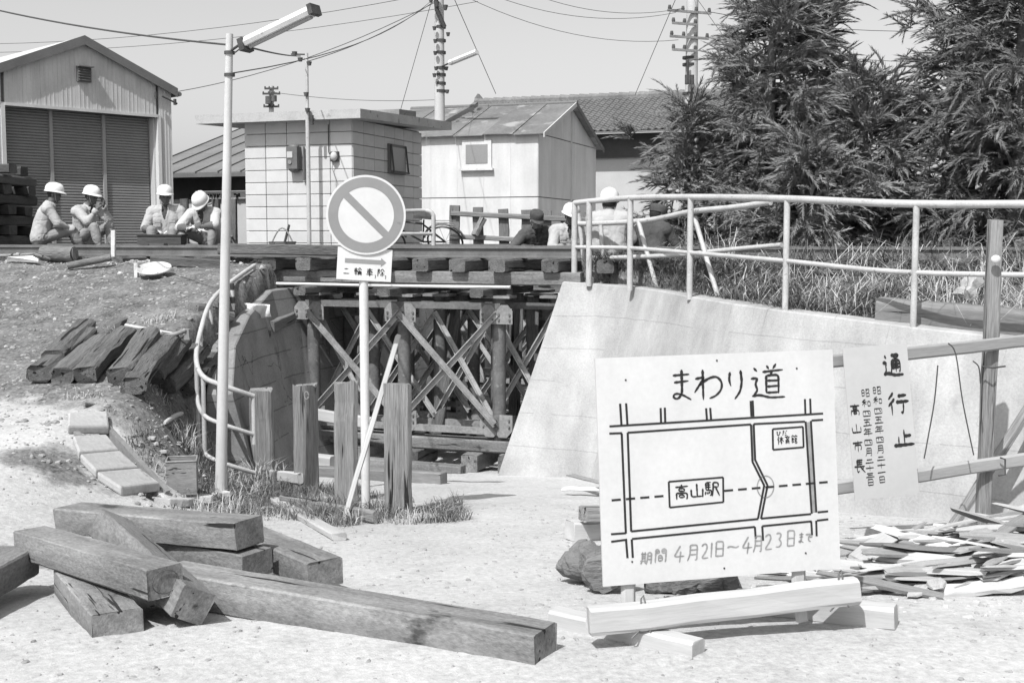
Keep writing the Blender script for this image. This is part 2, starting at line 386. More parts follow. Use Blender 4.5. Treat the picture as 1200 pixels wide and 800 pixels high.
# ================================================================== THE SETTING: ground, walls, track
def ground_material():
    m = bpy.data.materials.new('earth_and_road'); m.use_nodes = True; N = m.node_tree.nodes; L = m.node_tree.links
    b = N['Principled BSDF']; b.inputs['Roughness'].default_value = .95; b.inputs['Specular IOR Level'].default_value = .2
    tc = N.new('ShaderNodeTexCoord'); at_ = N.new('ShaderNodeAttribute'); at_.attribute_name = 'dirt'
    def noise(s, d, r=.6):
        n = N.new('ShaderNodeTexNoise'); n.inputs['Scale'].default_value = s; n.inputs['Detail'].default_value = d; n.inputs['Roughness'].default_value = r
        L.new(tc.outputs['Object'], n.inputs['Vector']); return n.outputs['Fac']
    def mth(op, a, c, cl=False):
        k = N.new('ShaderNodeMath'); k.operation = op; k.use_clamp = cl
        for i, q in enumerate((a, c)):
            if isinstance(q, (int, float)): k.inputs[i].default_value = q
            else: L.new(q, k.inputs[i])
        return k.outputs[0]
    def rng_(v, a, b_, c, d):
        r = N.new('ShaderNodeMapRange'); L.new(v, r.inputs['Value'])
        for i, q in zip(('From Min', 'From Max', 'To Min', 'To Max'), (a, b_, c, d)): r.inputs[i].default_value = q
        return r.outputs['Result']
    big = noise(.55, 5); mid = noise(3.2, 6); fin = noise(28, 5, .7); grit = noise(110, 3, .7)
    road = mth('ADD', rng_(big, .3, .7, .34, .46), rng_(fin, .3, .7, -.085, .085))
    road = mth('ADD', road, rng_(grit, .3, .7, -.03, .03))
    road = mth('MULTIPLY', road, rng_(mid, .55, .72, 1.0, .84)); road = mth('MULTIPLY', road, rng_(noise(9, 6, .7), .60, .72, 1.0, .84))
    dirt = mth('ADD', rng_(mid, .3, .7, .075, .19), rng_(fin, .3, .7, -.08, .08))
    fac = mth('ADD', at_.outputs['Fac'], rng_(mid, .3, .7, -.28, .28))
    fac = rng_(fac, .35, .65, 0, 1)
    mx = N.new('ShaderNodeMix'); L.new(fac, mx.inputs['Factor']); L.new(road, mx.inputs['A']); L.new(dirt, mx.inputs['B'])
    cc = N.new('ShaderNodeCombineColor')
    for i in range(3): L.new(mx.outputs['Result'], cc.inputs[i])
    L.new(cc.outputs[0], b.inputs['Base Color'])
    h = mth('ADD', mth('MULTIPLY', mid, .6), mth('MULTIPLY', fin, .5)); h = mth('ADD', h, mth('MULTIPLY', grit, .22))
    bp = N.new('ShaderNodeBump'); bp.inputs['Strength'].default_value = .55; bp.inputs['Distance'].default_value = .026
    L.new(h, bp.inputs['Height']); L.new(bp.outputs[0], b.inputs['Normal'])
    MATS['earth'] = m
ground_material()
def axis(a, b, step, far0, far1):
    core = np.arange(a, b + 1e-6, step)
    def out(d):
        r = []; s = step; p = 0
        while p < d: s *= 1.35; p += s; r.append(p)
        return np.array(r)
    return np.concatenate([(a - out(a - far0))[::-1], core, b + out(far1 - b)])
gx = axis(-10, 6.5, .055, -900, 900); gy = axis(2.5, 19, .055, -30, 1500)
GX, GY = np.meshgrid(gx, gy)
GZ = ground(GX, GY)
ca, cb = gp(100, 486), gp(184, 586); cd_ = np.array([cb.x - ca.x, cb.y - ca.y]); cl_ = np.hypot(*cd_); cd_ /= cl_
cu = (GX - ca.x) * cd_[0] + (GY - ca.y) * cd_[1]; cv = np.abs((GX - ca.x) * -cd_[1] + (GY - ca.y) * cd_[0])
GZ = GZ - .26 * (cv < .10) * (cu > 0) * (cu < cl_)                  # the open ditch under its covers
nx, ny = len(gx), len(gy)
idx = np.arange(nx * ny).reshape(ny, nx)
F = np.stack([idx[:-1, :-1], idx[:-1, 1:], idx[1:, 1:], idx[1:, :-1]], -1).reshape(-1, 4)
V = np.stack([GX, GY, GZ], -1).reshape(-1, 3)
g = np_obj('ground', V, F, 'earth', smooth=True, kind='structure')
g.location = (0, 0, 0)
# where the surface is bare earth, not pale trodden gravel
tt = GY - (0.7 - GX) * 0.354
dd, _ = wall_sd(GX, GY)
left = sstep((-2.2 - GX + (GY - 9) * .05) / .7)
dirt = left * sstep((tt - 7.5) / 1.6) * (1 - .3 * sstep((-4.6 - GX + (tt - 9) * .35) / 1.3) * sstep((11.5 - tt) / 1.5))
dirt = np.maximum(dirt, sstep((GX + 3.3) / .3) * sstep((-2.3 - GX) / .3) * sstep((GY - 9.0) / .8) * .7)
dirt = np.maximum(dirt, sstep(dd / .2))
dirt = np.maximum(dirt, .9 * np.exp(-(((GX + 3.35) / .45) ** 2 + ((GY - 8.55) / .3) ** 2)))      # the damp patch
dirt = np.maximum(dirt, .8 * np.exp(-(((GX + 3.1) / .9) ** 2 + ((GY - 6.55) / .45) ** 2)))
dirt = np.maximum(dirt, .75 * np.exp(-(((GX + 1.75) / .75) ** 2 + ((GY - 9.9 + .6 * (GX + 1.7)) / .38) ** 2)))   # soil round the bollards
a_ = g.data.attributes.new('dirt', 'FLOAT', 'POINT'); a_.data.foreach_set('value', dirt.ravel().astype(np.float32))

def retaining_wall(name, top, ztop, zbase, batter, thick, mat, label, sub=6):
    """battered wall along a plan line; the face looks to the right of the line's direction when batter > 0"""
    top = [Vector((p[0], p[1])) for p in top]
    P, Zt, Zb = [], [], []
    for i in range(len(top) - 1):
        for k in range(sub):
            f = k / sub; P.append(top[i].lerp(top[i + 1], f)); Zt.append(ztop[i] + (ztop[i + 1] - ztop[i]) * f); Zb.append(zbase[i] + (zbase[i + 1] - zbase[i]) * f)
    P.append(top[-1]); Zt.append(ztop[-1]); Zb.append(zbase[-1])
    n = len(P); nor = []
    for i in range(n):
        a = (P[i] - P[max(i - 1, 0)]); b = (P[min(i + 1, n - 1)] - P[i])
        a = a.normalized() if a.length > 0 else b.normalized(); b = b.normalized() if b.length > 0 else a
        na = Vector((a.y, -a.x)); nb = Vector((b.y, -b.x)); m_ = (na + nb).normalized(); m_ = m_ / max(.5, m_.dot(na)); nor.append(m_)
    rows = [(0.0, 0)] ; mb = MB(); V = []; NR = 9
    for i in range(n):
        H = Zt[i] - Zb[i]
        for j in range(NR):
            f = j / (NR - 1); p = P[i] + nor[i] * (batter * H * (1 - f)) ; V.append((p.x, p.y, Zb[i] + H * f))
        c = P[i] + nor[i] * -.015; V.append((c.x, c.y, Zt[i] + .012))
        c = P[i] - nor[i] * thick; V.append((c.x, c.y, Zt[i] + .012)); V.append((c.x, c.y, Zb[i]))
    K = NR + 3; F = []
    for i in range(n - 1):
        for j in range(K - 1): F.append((i * K + j, (i + 1) * K + j, (i + 1) * K + j + 1, i * K + j + 1))
    F.append(tuple(range(K))); F.append(tuple((n - 1) * K + j for j in range(K))[::-1])
    mb.add(V, F)
    return mb.build(name, mat, label=label, cat='wall')
rt = [(0.57 + .354 * 7, 20.5), (0.57 + .354 * 3, 16.5)] + WALL
zt_ = [-.42, -.45] + WTOP
zb_ = [-3.0] * 3 + [float(zroad(np.array(p[1])) - .25) for p in WALL[1:]]
w1 = retaining_wall('retaining_wall', rt, zt_, zb_, .27, .26, 'concrete_wall', 'tall pale battered concrete wall curving under the white pipe railing')
# joints cast in the wall face
def wall_point(i, f, out=.004):
    a = Vector(WALL[i]); b = Vector(WALL[i + 1]); d = (b - a).normalized(); nr = Vector((d.y, -d.x)); 
    H = WTOP[i] - float(zroad(np.array(a.y))); p = a + nr * (.27 * H * (1 - f) + out); return Vector((p.x, p.y, WTOP[i] - H * (1 - f)))
wl_top = [(-1.0, 19.5), (-2.86, 14.25), (-2.92, 13.3), (-2.9, 12.5), (-2.78, 11.8)]
wl_z = [-.5, -.62, -.85, -1.12, -1.55]
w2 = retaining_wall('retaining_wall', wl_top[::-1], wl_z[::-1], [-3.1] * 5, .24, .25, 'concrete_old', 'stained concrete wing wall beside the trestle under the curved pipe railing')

# ------------------------------------------------------------------ rails and sleepers
def rail(t0, t1, q, ztop, label, name='railway_rail', grp='rails of the two tracks'):
    prof = [(-.033, 0), (.033, 0), (.034, -.03), (.008, -.042), (.008, -.115), (.06, -.128), (.06, -.14), (-.06, -.14), (-.06, -.128), (-.008, -.115), (-.008, -.042), (-.034, -.03)]
    mb = MB(); poly = [tr(t0, q + a, ztop + b) for a, b in prof]
    mb.prism(poly, TD * (t1 - t0)); return mb.build(name, 'steel_rail', label=label, cat='rail', group=grp)
RZ = -0.085
rail(-9, 13, 0, RZ, 'near steel rail crossing above the trestle, in front of the seated workers')
rail(-9, 13, 1.067, RZ, 'second steel rail from the camera, behind the near rail on the bridge')
rail(-9, 14, 4.6, RZ, 'third steel rail from the camera, the near one of the far track')
rail(-9, 14, 5.667, RZ, 'farthest steel rail, in front of the concrete block hut')
bridge0, bridge1 = .1, 4.0
ORD = ['first', 'second', 'third', 'fourth', 'fifth', 'sixth', 'seventh', 'eighth', 'ninth', 'tenth']
for q0, nm in ((.53, 'near'), (5.13, 'far')):
    k = -8.6; nb = 0
    while k < 12.5:
        onb = bridge0 < k < bridge1
        if not (q0 > 2 and (k > 8 or k < -4)):
            dq = rnd.uniform(-.05, .05) if not onb else rnd.uniform(-.12, .04)
            L = 1.05 if not onb else 1.12
            zc = RZ - .14 - .078
            timber('railway_sleeper', tr(k + rnd.uniform(-.03, .03), q0 - L + dq, zc), tr(k + rnd.uniform(-.03, .03), q0 + L + dq, zc), .2, .15, 'sleeper_old',
                   label=('deck sleeper of the %s track over the underpass, %s from the right' % (nm, ORD[nb]) if onb else 'sleeper bedded in the bank under the %s track rails' % nm),
                   cat='sleeper', group='track sleepers', share='ts%d%d' % (onb, rnd.randrange(4)), jit=.006, ch=.02)
        nb += onb
        k += .49 if onb else .62
# stringers and deck timbers over the opening
ZS = RZ - .14 - .153
def beam(name, t0, q0, z0, t1, q1, z1, w_, h_, mat, label, cat='beam', **k):
    return timber(name, tr(t0, q0, z0), tr(t1, q1, z1), w_, h_, mat, label=label, cat=cat, **k)
beam('timber_stringer', -.25, -.42, ZS - .075, 4.75, -.42, ZS - .075, .16, .15, 'timber_new', 'long pale front stringer carrying the sleeper ends over the underpass', jit=.003)
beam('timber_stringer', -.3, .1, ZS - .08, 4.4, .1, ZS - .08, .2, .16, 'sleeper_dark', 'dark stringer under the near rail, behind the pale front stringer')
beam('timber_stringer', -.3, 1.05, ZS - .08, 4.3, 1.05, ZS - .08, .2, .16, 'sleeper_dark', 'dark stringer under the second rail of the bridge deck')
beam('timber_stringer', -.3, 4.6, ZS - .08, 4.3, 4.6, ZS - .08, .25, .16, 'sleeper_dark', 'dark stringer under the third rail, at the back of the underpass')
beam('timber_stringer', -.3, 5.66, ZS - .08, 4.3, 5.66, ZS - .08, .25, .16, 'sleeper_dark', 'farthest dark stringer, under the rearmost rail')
beam('deck_timber', 2.6, -.62, RZ - .055, 4.35, -.62, RZ - .035, .17, .13, 'sleeper_old', 'dark square timber laid along the rail between lamp pole and round sign', 'timber')
beam('deck_timber', 4.15, -.85, RZ - .23, 5.2, -.82, RZ - .19, .16, .12, 'sleeper_old', 'short dark timber end on the bank just left of the lamp pole', 'timber')
beam('clearance_bar', .55, -.60, ZS - .172, 3.9, -.60, ZS - .165, .05, .035, 'white_paint', 'thin white painted bar hung under the front stringer of the bridge', 'bar')

# ------------------------------------------------------------------ trestle bents under the deck
def gusset(parent, c, ax, sz, zdir):
    """steel plate with bolts, in the plane of the bent"""
    mb = MB(); n = TN
    y0 = c - n * .09
    mb.prism([y0 + TD * a * sz + Vector((0, 0, b * sz)) for a, b in ((-.5, -.55), (.5, -.55), (.5, .2), (.2, .55), (-.2, .55), (-.5, .2))] if zdir > 0 else
             [y0 + TD * a * sz + Vector((0, 0, -b * sz)) for a, b in ((-.5, -.55), (.5, -.55), (.5, .2), (.2, .55), (-.2, .55), (-.5, .2))], n * .012)
    o = mb.build('gusset_plate', 'steel_mid', parent)
    bb = MB()
    for a, b in ((-.33, -.3), (.33, -.3), (-.33, 0), (.33, 0)):
        p = y0 + TD * a * sz + Vector((0, 0, zdir * b * sz)); bb.tube([p - n * .018, p], .014, 6)
    bb.build('bolts', 'steel_dark', o)
def bent(q, ts, ztop, zbot, label, detail=True):
    base = tr(ts[1], q, zbot)
    root = empty('steel_bent', base, label, 'trestle', 'steel trestle bents under the bridge')
    for t in ts:
        MB().tube([tr(t, q, zbot), tr(t, q, ztop)], .078, 14).build('column', 'steel_dark', root)
        mb = MB(); p = tr(t, q, ztop - .015); mb.prism([p + TD * a + TN * b for a, b in ((-.17, -.13), (.17, -.13), (.17, .13), (-.17, .13))], (0, 0, .03)); mb.build('cap_plate', 'steel_mid', root)
    for z, m_ in ((ztop - .11, 'steel_dark'), (zbot + .10, 'steel_mid')):
        MB().bar(tr(ts[0] - .05, q - .1, z), tr(ts[-1] + .05, q - .1, z), .012, .075).bar(tr(ts[0] - .05, q - .07, z + .032), tr(ts[-1] + .05, q - .07, z + .032), .06, .01).build('tie_bar', m_, root)
    for i in range(len(ts) - 1):
        a, b = ts[i], ts[i + 1]
        MB().bar(tr(a, q - .12, ztop - .2), tr(b, q - .12, zbot + .2), .012, .07).bar(tr(a, q - .145, ztop - .2 + .03), tr(b, q - .145, zbot + .23), .05, .01).build('diagonal_brace', 'steel_pale', root)
        MB().bar(tr(b, q - .165, ztop - .2), tr(a, q - .165, zbot + .2), .012, .07).bar(tr(b, q - .185, ztop - .2 - .03), tr(a, q - .185, zbot + .17), .045, .01).build('diagonal_brace', 'steel_pale' if q > 0 else 'steel_mid', root)
    if detail:
        for t in ts:
            gusset(root, tr(t - .1, q - .02, ztop - .2), 0, .2, 1); gusset(root, tr(t - .08, q - .02, zbot + .17), 0, .24, -1)
            gusset(root, tr(t + .1, q - .02, ztop - .2), 0, .2, 1); gusset(root, tr(t + .08, q - .02, zbot + .17), 0, .24, -1)
    return root
TB = [.74, 1.95, 3.17]
ZB0 = -2.33
bent(-.45, TB, -.665, ZB0, 'nearest steel trestle bent with X braces, behind the row of wooden bollards')
bent(.55, [.55, 1.45, 2.35, 3.2], -.68, ZB0, 'second steel trestle bent from the front, seen between the nearest columns')
bent(.05, [.2, .95, 1.7, 2.6, 3.3], -.68, ZB0, 'closely spaced intermediate steel bent between the first and second', False)
bent(1.55, [.3, .9, 1.5, 2.1, 3.0], -.68, ZB0, 'third steel trestle bent, deep in the underpass', False)
bent(4.3, [.2, 1.3, 2.4, 3.3], -.68, ZB0, 'fourth steel trestle bent, under the far track', False)
bent(5.6, [.2, 1.3, 2.4, 3.3], -.68, ZB0, 'rearmost steel trestle bent, at the far mouth of the underpass', False)
for i, t in enumerate((.45, 1.0, 1.7, 2.2, 2.75, 3.1)):      # slanting longitudinal timber props between the bents
    timber('timber_prop', tr(t, -.1 + (i % 2) * .9, ZB0 - .05), tr(t + rnd.uniform(-.15, .15), .35 + (i % 2) * .9, -.72), .15, .15, 'sleeper_old',
           label=['rightmost dark timber prop slanting up inside the trestle', 'second dark prop from the right inside the trestle', 'third dark prop from the right inside the trestle',
                  'third dark prop from the left inside the trestle', 'second dark prop from the left inside the trestle', 'leftmost dark timber prop inside the trestle, beside the wing wall'][i], cat='prop', group='timber props in the trestle')
# headstocks, sills and cribbing
nmq = ['nearest', 'second', 'third', 'fourth', 'rearmost']
for i, q in enumerate((-.45, .55, 1.55, 4.3, 5.6)):
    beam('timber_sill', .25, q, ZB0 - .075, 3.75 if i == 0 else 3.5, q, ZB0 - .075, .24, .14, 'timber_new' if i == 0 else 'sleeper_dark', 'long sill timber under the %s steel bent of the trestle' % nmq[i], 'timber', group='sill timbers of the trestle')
    for k, t in enumerate((.85, 2.0, 3.1)):
        if i < 2:
            timber('crib_block', tr(t, q - .45, ZS - .235 + .0), tr(t, q + .35, ZS - .235), .16, .10, 'sleeper_old', label='short crib block on the %s bent, %s column' % (nmq[i], ['right', 'middle', 'left'][k]), cat='timber', group='crib blocks under the deck')
road_z = float(zroad(np.array([13.9]))[0])
for k, (t, L, col) in enumerate(((.28, .5, 'sleeper_old'), (.55, .5, 'sleeper_old'), (1.0, .7, 'timber_new'), (1.75, .6, 'sleeper_old'), (2.45, .6, 'timber_new'), (3.1, .6, 'sleeper_old'))):
    timber('crib_block', tr(t, -.75, ZB0 - .25), tr(t, -.75 + L, ZB0 - .25), .2, .2, col, label='ground crib block under the front sill of the trestle, %s from the right' % ['first', 'second', 'third', 'fourth', 'fifth', 'sixth'][k], cat='timber', group='ground crib blocks of the trestle')
beam('ground_timber', 1.0, -.95, ZB0 - .31, 2.6, -.95, ZB0 - .29, .16, .14, 'timber_new', 'squared timber lying on the road in front of the trestle sill', 'timber')
beam('ground_timber', 2.55, -1.15, ZB0 - .26, 4.0, -1.1, ZB0 - .22, .16, .14, 'timber_pale', 'pale timber lying on the road behind the wooden bollards', 'timber')
beam('ground_timber', 2.2, -.85, ZB0 + .17, 3.9, -.75, ZB0 + .30, .06, .14, 'timber_pale', 'pale plank leaning across the front bent behind the bollards', 'plank')
timber('deck_timber', at(313, 383, 13.9), at(338, 372, 14.6), .18, .13, 'sleeper', label='short squared timber end lying on top of the wing wall', cat='timber')

# ------------------------------------------------------------------ pipe railings
def smooth_path(P, n=6):
    P = [Vector(p) for p in P]; out = []
    for i in range(len(P) - 1):
        a = P[max(i - 1, 0)]; b = P[i]; c = P[i + 1]; d = P[min(i + 2, len(P) - 1)]
        for k in range(n):
            t = k / n; out.append(.5 * ((2 * b) + (c - a) * t + (2 * a - 5 * b + 4 * c - d) * t * t + (3 * b - a - 3 * c + d) * t ** 3))
    return out + [P[-1]]
root = empty('pipe_railing', (WALL[4][0], WALL[4][1], WTOP[4]), 'white two-rail pipe railing along the top of the big concrete wall', 'railing')
posts = [(673, 238, 332, 13.55), (690, 236, 334, 13.35), (738, 232, 338, 12.9), (808, 231, 348, 11.85), (920, 233, 364, 10.55), (1070, 239, 384, 9.5)]
tops, mids = [], []
for (px, y0, y1, D) in posts:
    b = at(px, y1, D); z = b.z; d, zt = wall_sd(np.array([b.x]), np.array([b.y]))
    b.z = float(zt[0]) - .02; t = at(px + .03 * (px - 600) / 2 * 0, y0, D); t.x = b.x; t.y = b.y
    MB().tube([b, t], .029 * (D / 11 + .35) / 1.35, 10).build('post', 'pipe_paint', root)
    tops.append(t); mids.append(b.lerp(t, .46))
e = tops[-1] + (Vector((3.9, 9.0, 0)) - Vector((3.2, 9.45, 0))).normalized() * 1.6; e.z = tops[-1].z - .02
tops.append(e); e = e.copy(); e.z -= .52; mids.append(e)
MB().tube([tops[-1] - Vector((0, 0, 1.0)), tops[-1]], .036, 10).build('post', 'pipe_paint', root)
MB().tube(smooth_path(tops, 8), .031, 10).build('top_rail', 'pipe_paint', root)
MB().tube(smooth_path(mids, 8), .021, 10).build('middle_rail', 'pipe_paint', root)
# the pushed-over old railing behind it
root = empty('fallen_railing', at(812, 322, 12.9), 'older bent pipe railing leaning over behind the wall railing', 'railing')
MB().tube(smooth_path([at(676, 262, 13.9), at(700, 262, 13.7), at(760, 258, 13.2), at(810, 248, 12.6), at(860, 243, 12.0), at(903, 237, 11.5)], 6), .029, 10).build('top_rail', 'pipe_paint', root)
MB().tube(smooth_path([at(716, 302, 13.4), at(790, 299, 12.8), at(850, 293, 12.2), at(916, 287, 11.6)], 6), .024, 10).build('lower_rail', 'pipe_paint', root)
for a, b in (((704, 264, 13.65), (722, 322, 13.3)), ((748, 259, 13.3), (770, 331, 12.9)), ((814, 255, 12.6), (842, 334, 12.1)), ((678, 250, 13.9), (688, 300, 13.8))):
    A, B = at(*a), at(*b); B.z = min(B.z, gz(B.x, B.y) + .02); MB().tube([A, B], .026, 8).build('post', 'pipe_paint', root)
# the curved railing on the left wing wall
root = empty('pipe_railing', at(236, 545, 11.4), 'curved white pipe railing sweeping down round the lamp pole on the left', 'railing')
path = [at(298, 311, 14.2), at(270, 331, 13.3), at(247, 354, 12.6), at(235, 388, 11.95), at(230, 420, 11.4), at(238, 441, 11.0), at(262, 452, 10.85), at(297, 464, 11.0)]
for dz, nm, r in ((0, 'top_rail', .025), (-.36, 'middle_rail', .021), (-.72, 'lower_rail', .021)):
    pp = smooth_path(path, 6)
    if dz < -.5: pp = pp[8:]
    if dz: pp = [p + Vector((0, 0, dz * (1 if i > 12 else .8))) for i, p in enumerate(pp)]
    MB().tube(pp, r, 8).build(nm, 'pipe_paint', root)
for i in (0, 1, 2, 3, 4, 5, 6, 7):
    p = path[i]; zb = max(gz(p.x, p.y) - .05, p.z - (.75 if i < 2 else 1.05)); 
    if i == 7: zb = p.z - .45
    MB().tube([p, Vector((p.x, p.y, zb))], .022, 8).build('post', 'pipe_paint', root)
# ================================================================== BUILDINGS
GB = -0.32
# ---- concrete block hut
HC = Vector((-2.58, 19.5, 0))
def H(a, b, z): p = HC + TD * a + TN * b; return Vector((p.x, p.y, z))
FR = Matrix((-TD, TN, Vector((0, 0, 1)))).transposed()       # x along front to the right, y inward
hut = empty('block_hut', H(1, 1.4, GB), 'small pale concrete block hut with flat overhanging roof behind the round sign', 'hut')
HW, HD, HT = 2.0, 2.75, 1.93
mb = MB(); mb.prism([H(.03, .03, GB), H(HW - .03, .03, GB), H(HW - .03, HD - .03, GB), H(.03, HD - .03, GB)], (0, 0, HT + .02 - GB))
hwall = mb.build('wall', 'mortar', hut)
def bevel_box(name, sx, sy, sz, bev, mat):
    me = bpy.data.meshes.new(name); bm = bmesh.new(); bmesh.ops.create_cube(bm, size=1)
    bmesh.ops.scale(bm, vec=(sx, sy, sz), verts=bm.verts); bmesh.ops.bevel(bm, geom=bm.edges[:], offset=bev, segments=1, affect='EDGES')
    bm.to_mesh(me); bm.free(); me.materials.append(MATS[mat]); return me
bf = bevel_box('block_front', .391, .06, .191, .006, 'block'); bs = bevel_box('block_side', .06, .384, .191, .006, 'block')
def put(name, me, p, rot, parent):
    o = bpy.data.objects.new(name, me); link(o, parent); m = rot.to_4x4(); m.translation = p - WO[parent.name]; o.matrix_basis = m; WO[o.name] = p; return o
for r in range(11):
    z = HT - .1 - r * .2
    for c in range(5): put('block', bf, H(.2 + c * .4, .02 + rnd.uniform(-.002, .002), z), FR, hwall)
    for c in range(7): put('block', bs, H(.02 + rnd.uniform(-.002, .002), .055 + .195 + c * .393 - .05, z), FR, hwall)
mb = MB(); z0 = 1.905
poly = [H(-.3, -.3, z0), H(2.76, -.3, z0), H(2.76, 3.49, z0 + .13), H(-.3, 3.49, z0 + .13)]
mb.prism(poly, (0, 0, .145)); roof = mb.build('roof_slab', 'concrete_slab', hut)
mb = MB(); mb.prism([H(-.28, 1.2, z0 + .16), H(.45, 1.2, z0 + .16), H(.45, 1.9, z0 + .19), H(-.28, 1.9, z0 + .19)], (0, 0, .13)); mb.build('roof_hatch', 'concrete_old', roof)
# side window, leaning open
win = MB().box(H(-.03, 1.62, 1.38), (.05, .66, .5), FR).build('window', 'trim', hut)
MB().box(H(-.062, 1.62, 1.38), (.012, .56, .40), FR).build('pane', 'shutter_rail', win)
mb = MB()
for db in (-.3, .3): mb.bar(H(-.07, 1.62 + db, 1.62), H(-.12, 1.62 + db, 1.15), .03, .03)
mb.bar(H(-.12, 1.3, 1.15), H(-.12, 1.94, 1.15), .03, .03); mb.build('sash', 'iron', win)
# electricity meter, lamp, conduit
mt = empty('electric_meter', H(1.05, -.1, 1.1), 'dark rounded electric meter box on the front of the block hut', 'meter')
mb = MB(); c = H(1.02, -.09, 1.32); mb.box(c, (.2, .16, .36), FR); mb.ball(c + Vector((0, 0, .17)), (.10, .08, .06), 10, 6, FR); mb.ball(c - Vector((0, 0, .17)), (.10, .08, .07), 10, 6, FR); mb.build('case', 'meter', mt)
MB().box(H(1.05, -.175, 1.37), (.10, .012, .10), FR).build('glass', 'paper', mt)
MB().tube([H(1.05, -.17, 1.25), H(1.05, -.185, 1.25)], .035, 10).build('dial', 'steel_mid', mt)
MB().tube([H(.86, -.05, .95), H(.86, -.05, 1.5)], .02, 6).build('conduit', 'meter', mt)
lp = empty('wall_lamp', H(.32, -.06, 1.2), 'small bulkhead lamp with hanging cord near the corner of the block hut', 'lamp')
MB().ball(H(.3, -.07, 1.33), (.06, .06, .075), 10, 8).build('globe', 'pole_concrete', lp)
MB().box(H(.3, -.03, 1.33), (.14, .04, .16), FR).build('base', 'iron', lp)
MB().tube([H(.42, -.02, 1.85), H(.42, -.02, 1.4), H(.32, -.03, 1.33)], .008, 5).build('cable', 'iron', lp)
MB().tube([H(.3, -.07, 1.26), H(.34, -.06, 1.15), H(.27, -.06, .95), H(.27, -.05, .4)], .006, 5).build('cord', 'steel_mid', lp)
# service mast in front of the hut
ms = empty('service_mast', H(.62, -.28, GB), 'thin pale service mast with insulators standing against the block hut front', 'pole')
MB().tube([H(.62, -.34, GB), H(.62, -.34, 1.9)], .035, 10).build('lower_pipe', 'pipe_paint', ms)
MB().tube([H(.62, -.34, 1.9), H(.62, -.34, 2.95)], .026, 10).build('upper_pipe', 'pipe_paint', ms)
MB().tube([H(.62, -.34, 2.93), H(.9, -.34, 2.95)], .012, 6).build('arm', 'iron', ms)
for dz, da in ((2.78, -.06), (2.95, .2), (2.85, .1), (2.05, -.02), (2.3, .0)):
    MB().tube([H(.62 + da, -.37, dz - .03), H(.62 + da, -.37, dz + .03)], [.03, .045], 8).build('insulator', 'insulator', ms)
MB().tube([H(.53, -.36, 1.97), H(.53, -.36, 1.82)], .03, 8).build('junction', 'iron', ms)

# ---- big shed with roller shutter
SG = Vector((-8.98, 25.4, 0)); SU = Vector((.695, .719, 0)).normalized(); SV = Vector((-.719, .695, 0)).normalized()
def S(u, v, z): p = SG + SU * u + SV * v; return Vector((p.x, p.y, z))
SR = Matrix((SU, SV, Vector((0, 0, 1)))).transposed()
AP, SL, HWID = 4.12, .42, 2.04
shed = empty('steel_shed', S(0, 2, GB), 'pale corrugated steel shed with a wide dark roller shutter, gable towards the track', 'shed')
def gtop(u): return AP - SL * abs(u)
# core walls (behind panels)
mb = MB(); DT = 2.66
mb.prism([S(-HWID, .06, GB), S(-1.72, .06, GB), S(-1.72, .06, DT), S(1.72, .06, DT), S(1.72, .06, GB), S(HWID, .06, GB), S(HWID, .06, gtop(HWID)), S(0, .06, AP), S(-HWID, .06, gtop(HWID))], SV * .1)
gab = mb.build('gable_wall', 'trim', shed)
edges = [-HWID + i * (2 * HWID / 11) for i in range(12)]
for i in range(11):
    a, b = edges[i] + .002, edges[i + 1] - .002; zb = DT + .05 if -1.75 < (a + b) / 2 < 1.75 else GB
    if -1.72 < b and a < -1.72: zb = GB; b = -1.74
    if a < 1.72 < b: zb = GB; a = 1.74
    pts = [S(a, 0, zb), S(b, 0, zb), S(b, 0, gtop(b) - .05)] + ([S(0, 0, AP - .05)] if a < -.01 and b > .01 else []) + [S(a, 0, gtop(a) - .05)]
    mb = MB(); mb.prism(pts, SV * .05)
    for k in range(1, 4):
        u = a + (b - a) * k / 4; mb.prism([S(u - .012, -.006, zb), S(u + .012, -.006, zb), S(u + .012, -.006, gtop(u) - .08), S(u - .012, -.006, gtop(u) - .08)], SV * .03)
    mb.build('panel', 'tin', gab)
mb = MB(); mb.prism([S(HWID, .05, GB), S(HWID, 9, GB), S(HWID, 9, gtop(HWID)), S(HWID, .05, gtop(HWID))], -SU * .06); mb.build('side_wall', 'tin', shed)
mb = MB(); mb.prism([S(-HWID, .05, GB), S(-HWID, 9, GB), S(-HWID, 9, gtop(HWID)), S(-HWID, .05, gtop(HWID))], SU * .06); mb.build('side_wall', 'tin', shed)
for sg in (-1, 1):
    mb = MB(); e = HWID + .1; mb.prism([S(0, -.1, AP + .03), S(sg * e, -.1, AP - SL * e + .03), S(sg * e, 9, AP - SL * e + .03), S(0, 9, AP + .03)], (0, 0, .05)); rf = mb.build('roof', 'tin', shed)
    mb = MB(); mb.prism([S(0, -.13, AP - .09), S(sg * e, -.13, AP - SL * e - .09), S(sg * e, -.13, AP - SL * e + .1), S(0, -.13, AP + .1)], SV * .03); mb.build('barge_board', 'trim', rf)
mb = MB(); mb.tube([S(HWID + .15, -.12, 3.2), S(HWID + .15, 9, 3.2)], .05, 8); mb.build('gutter', 'trim', shed)
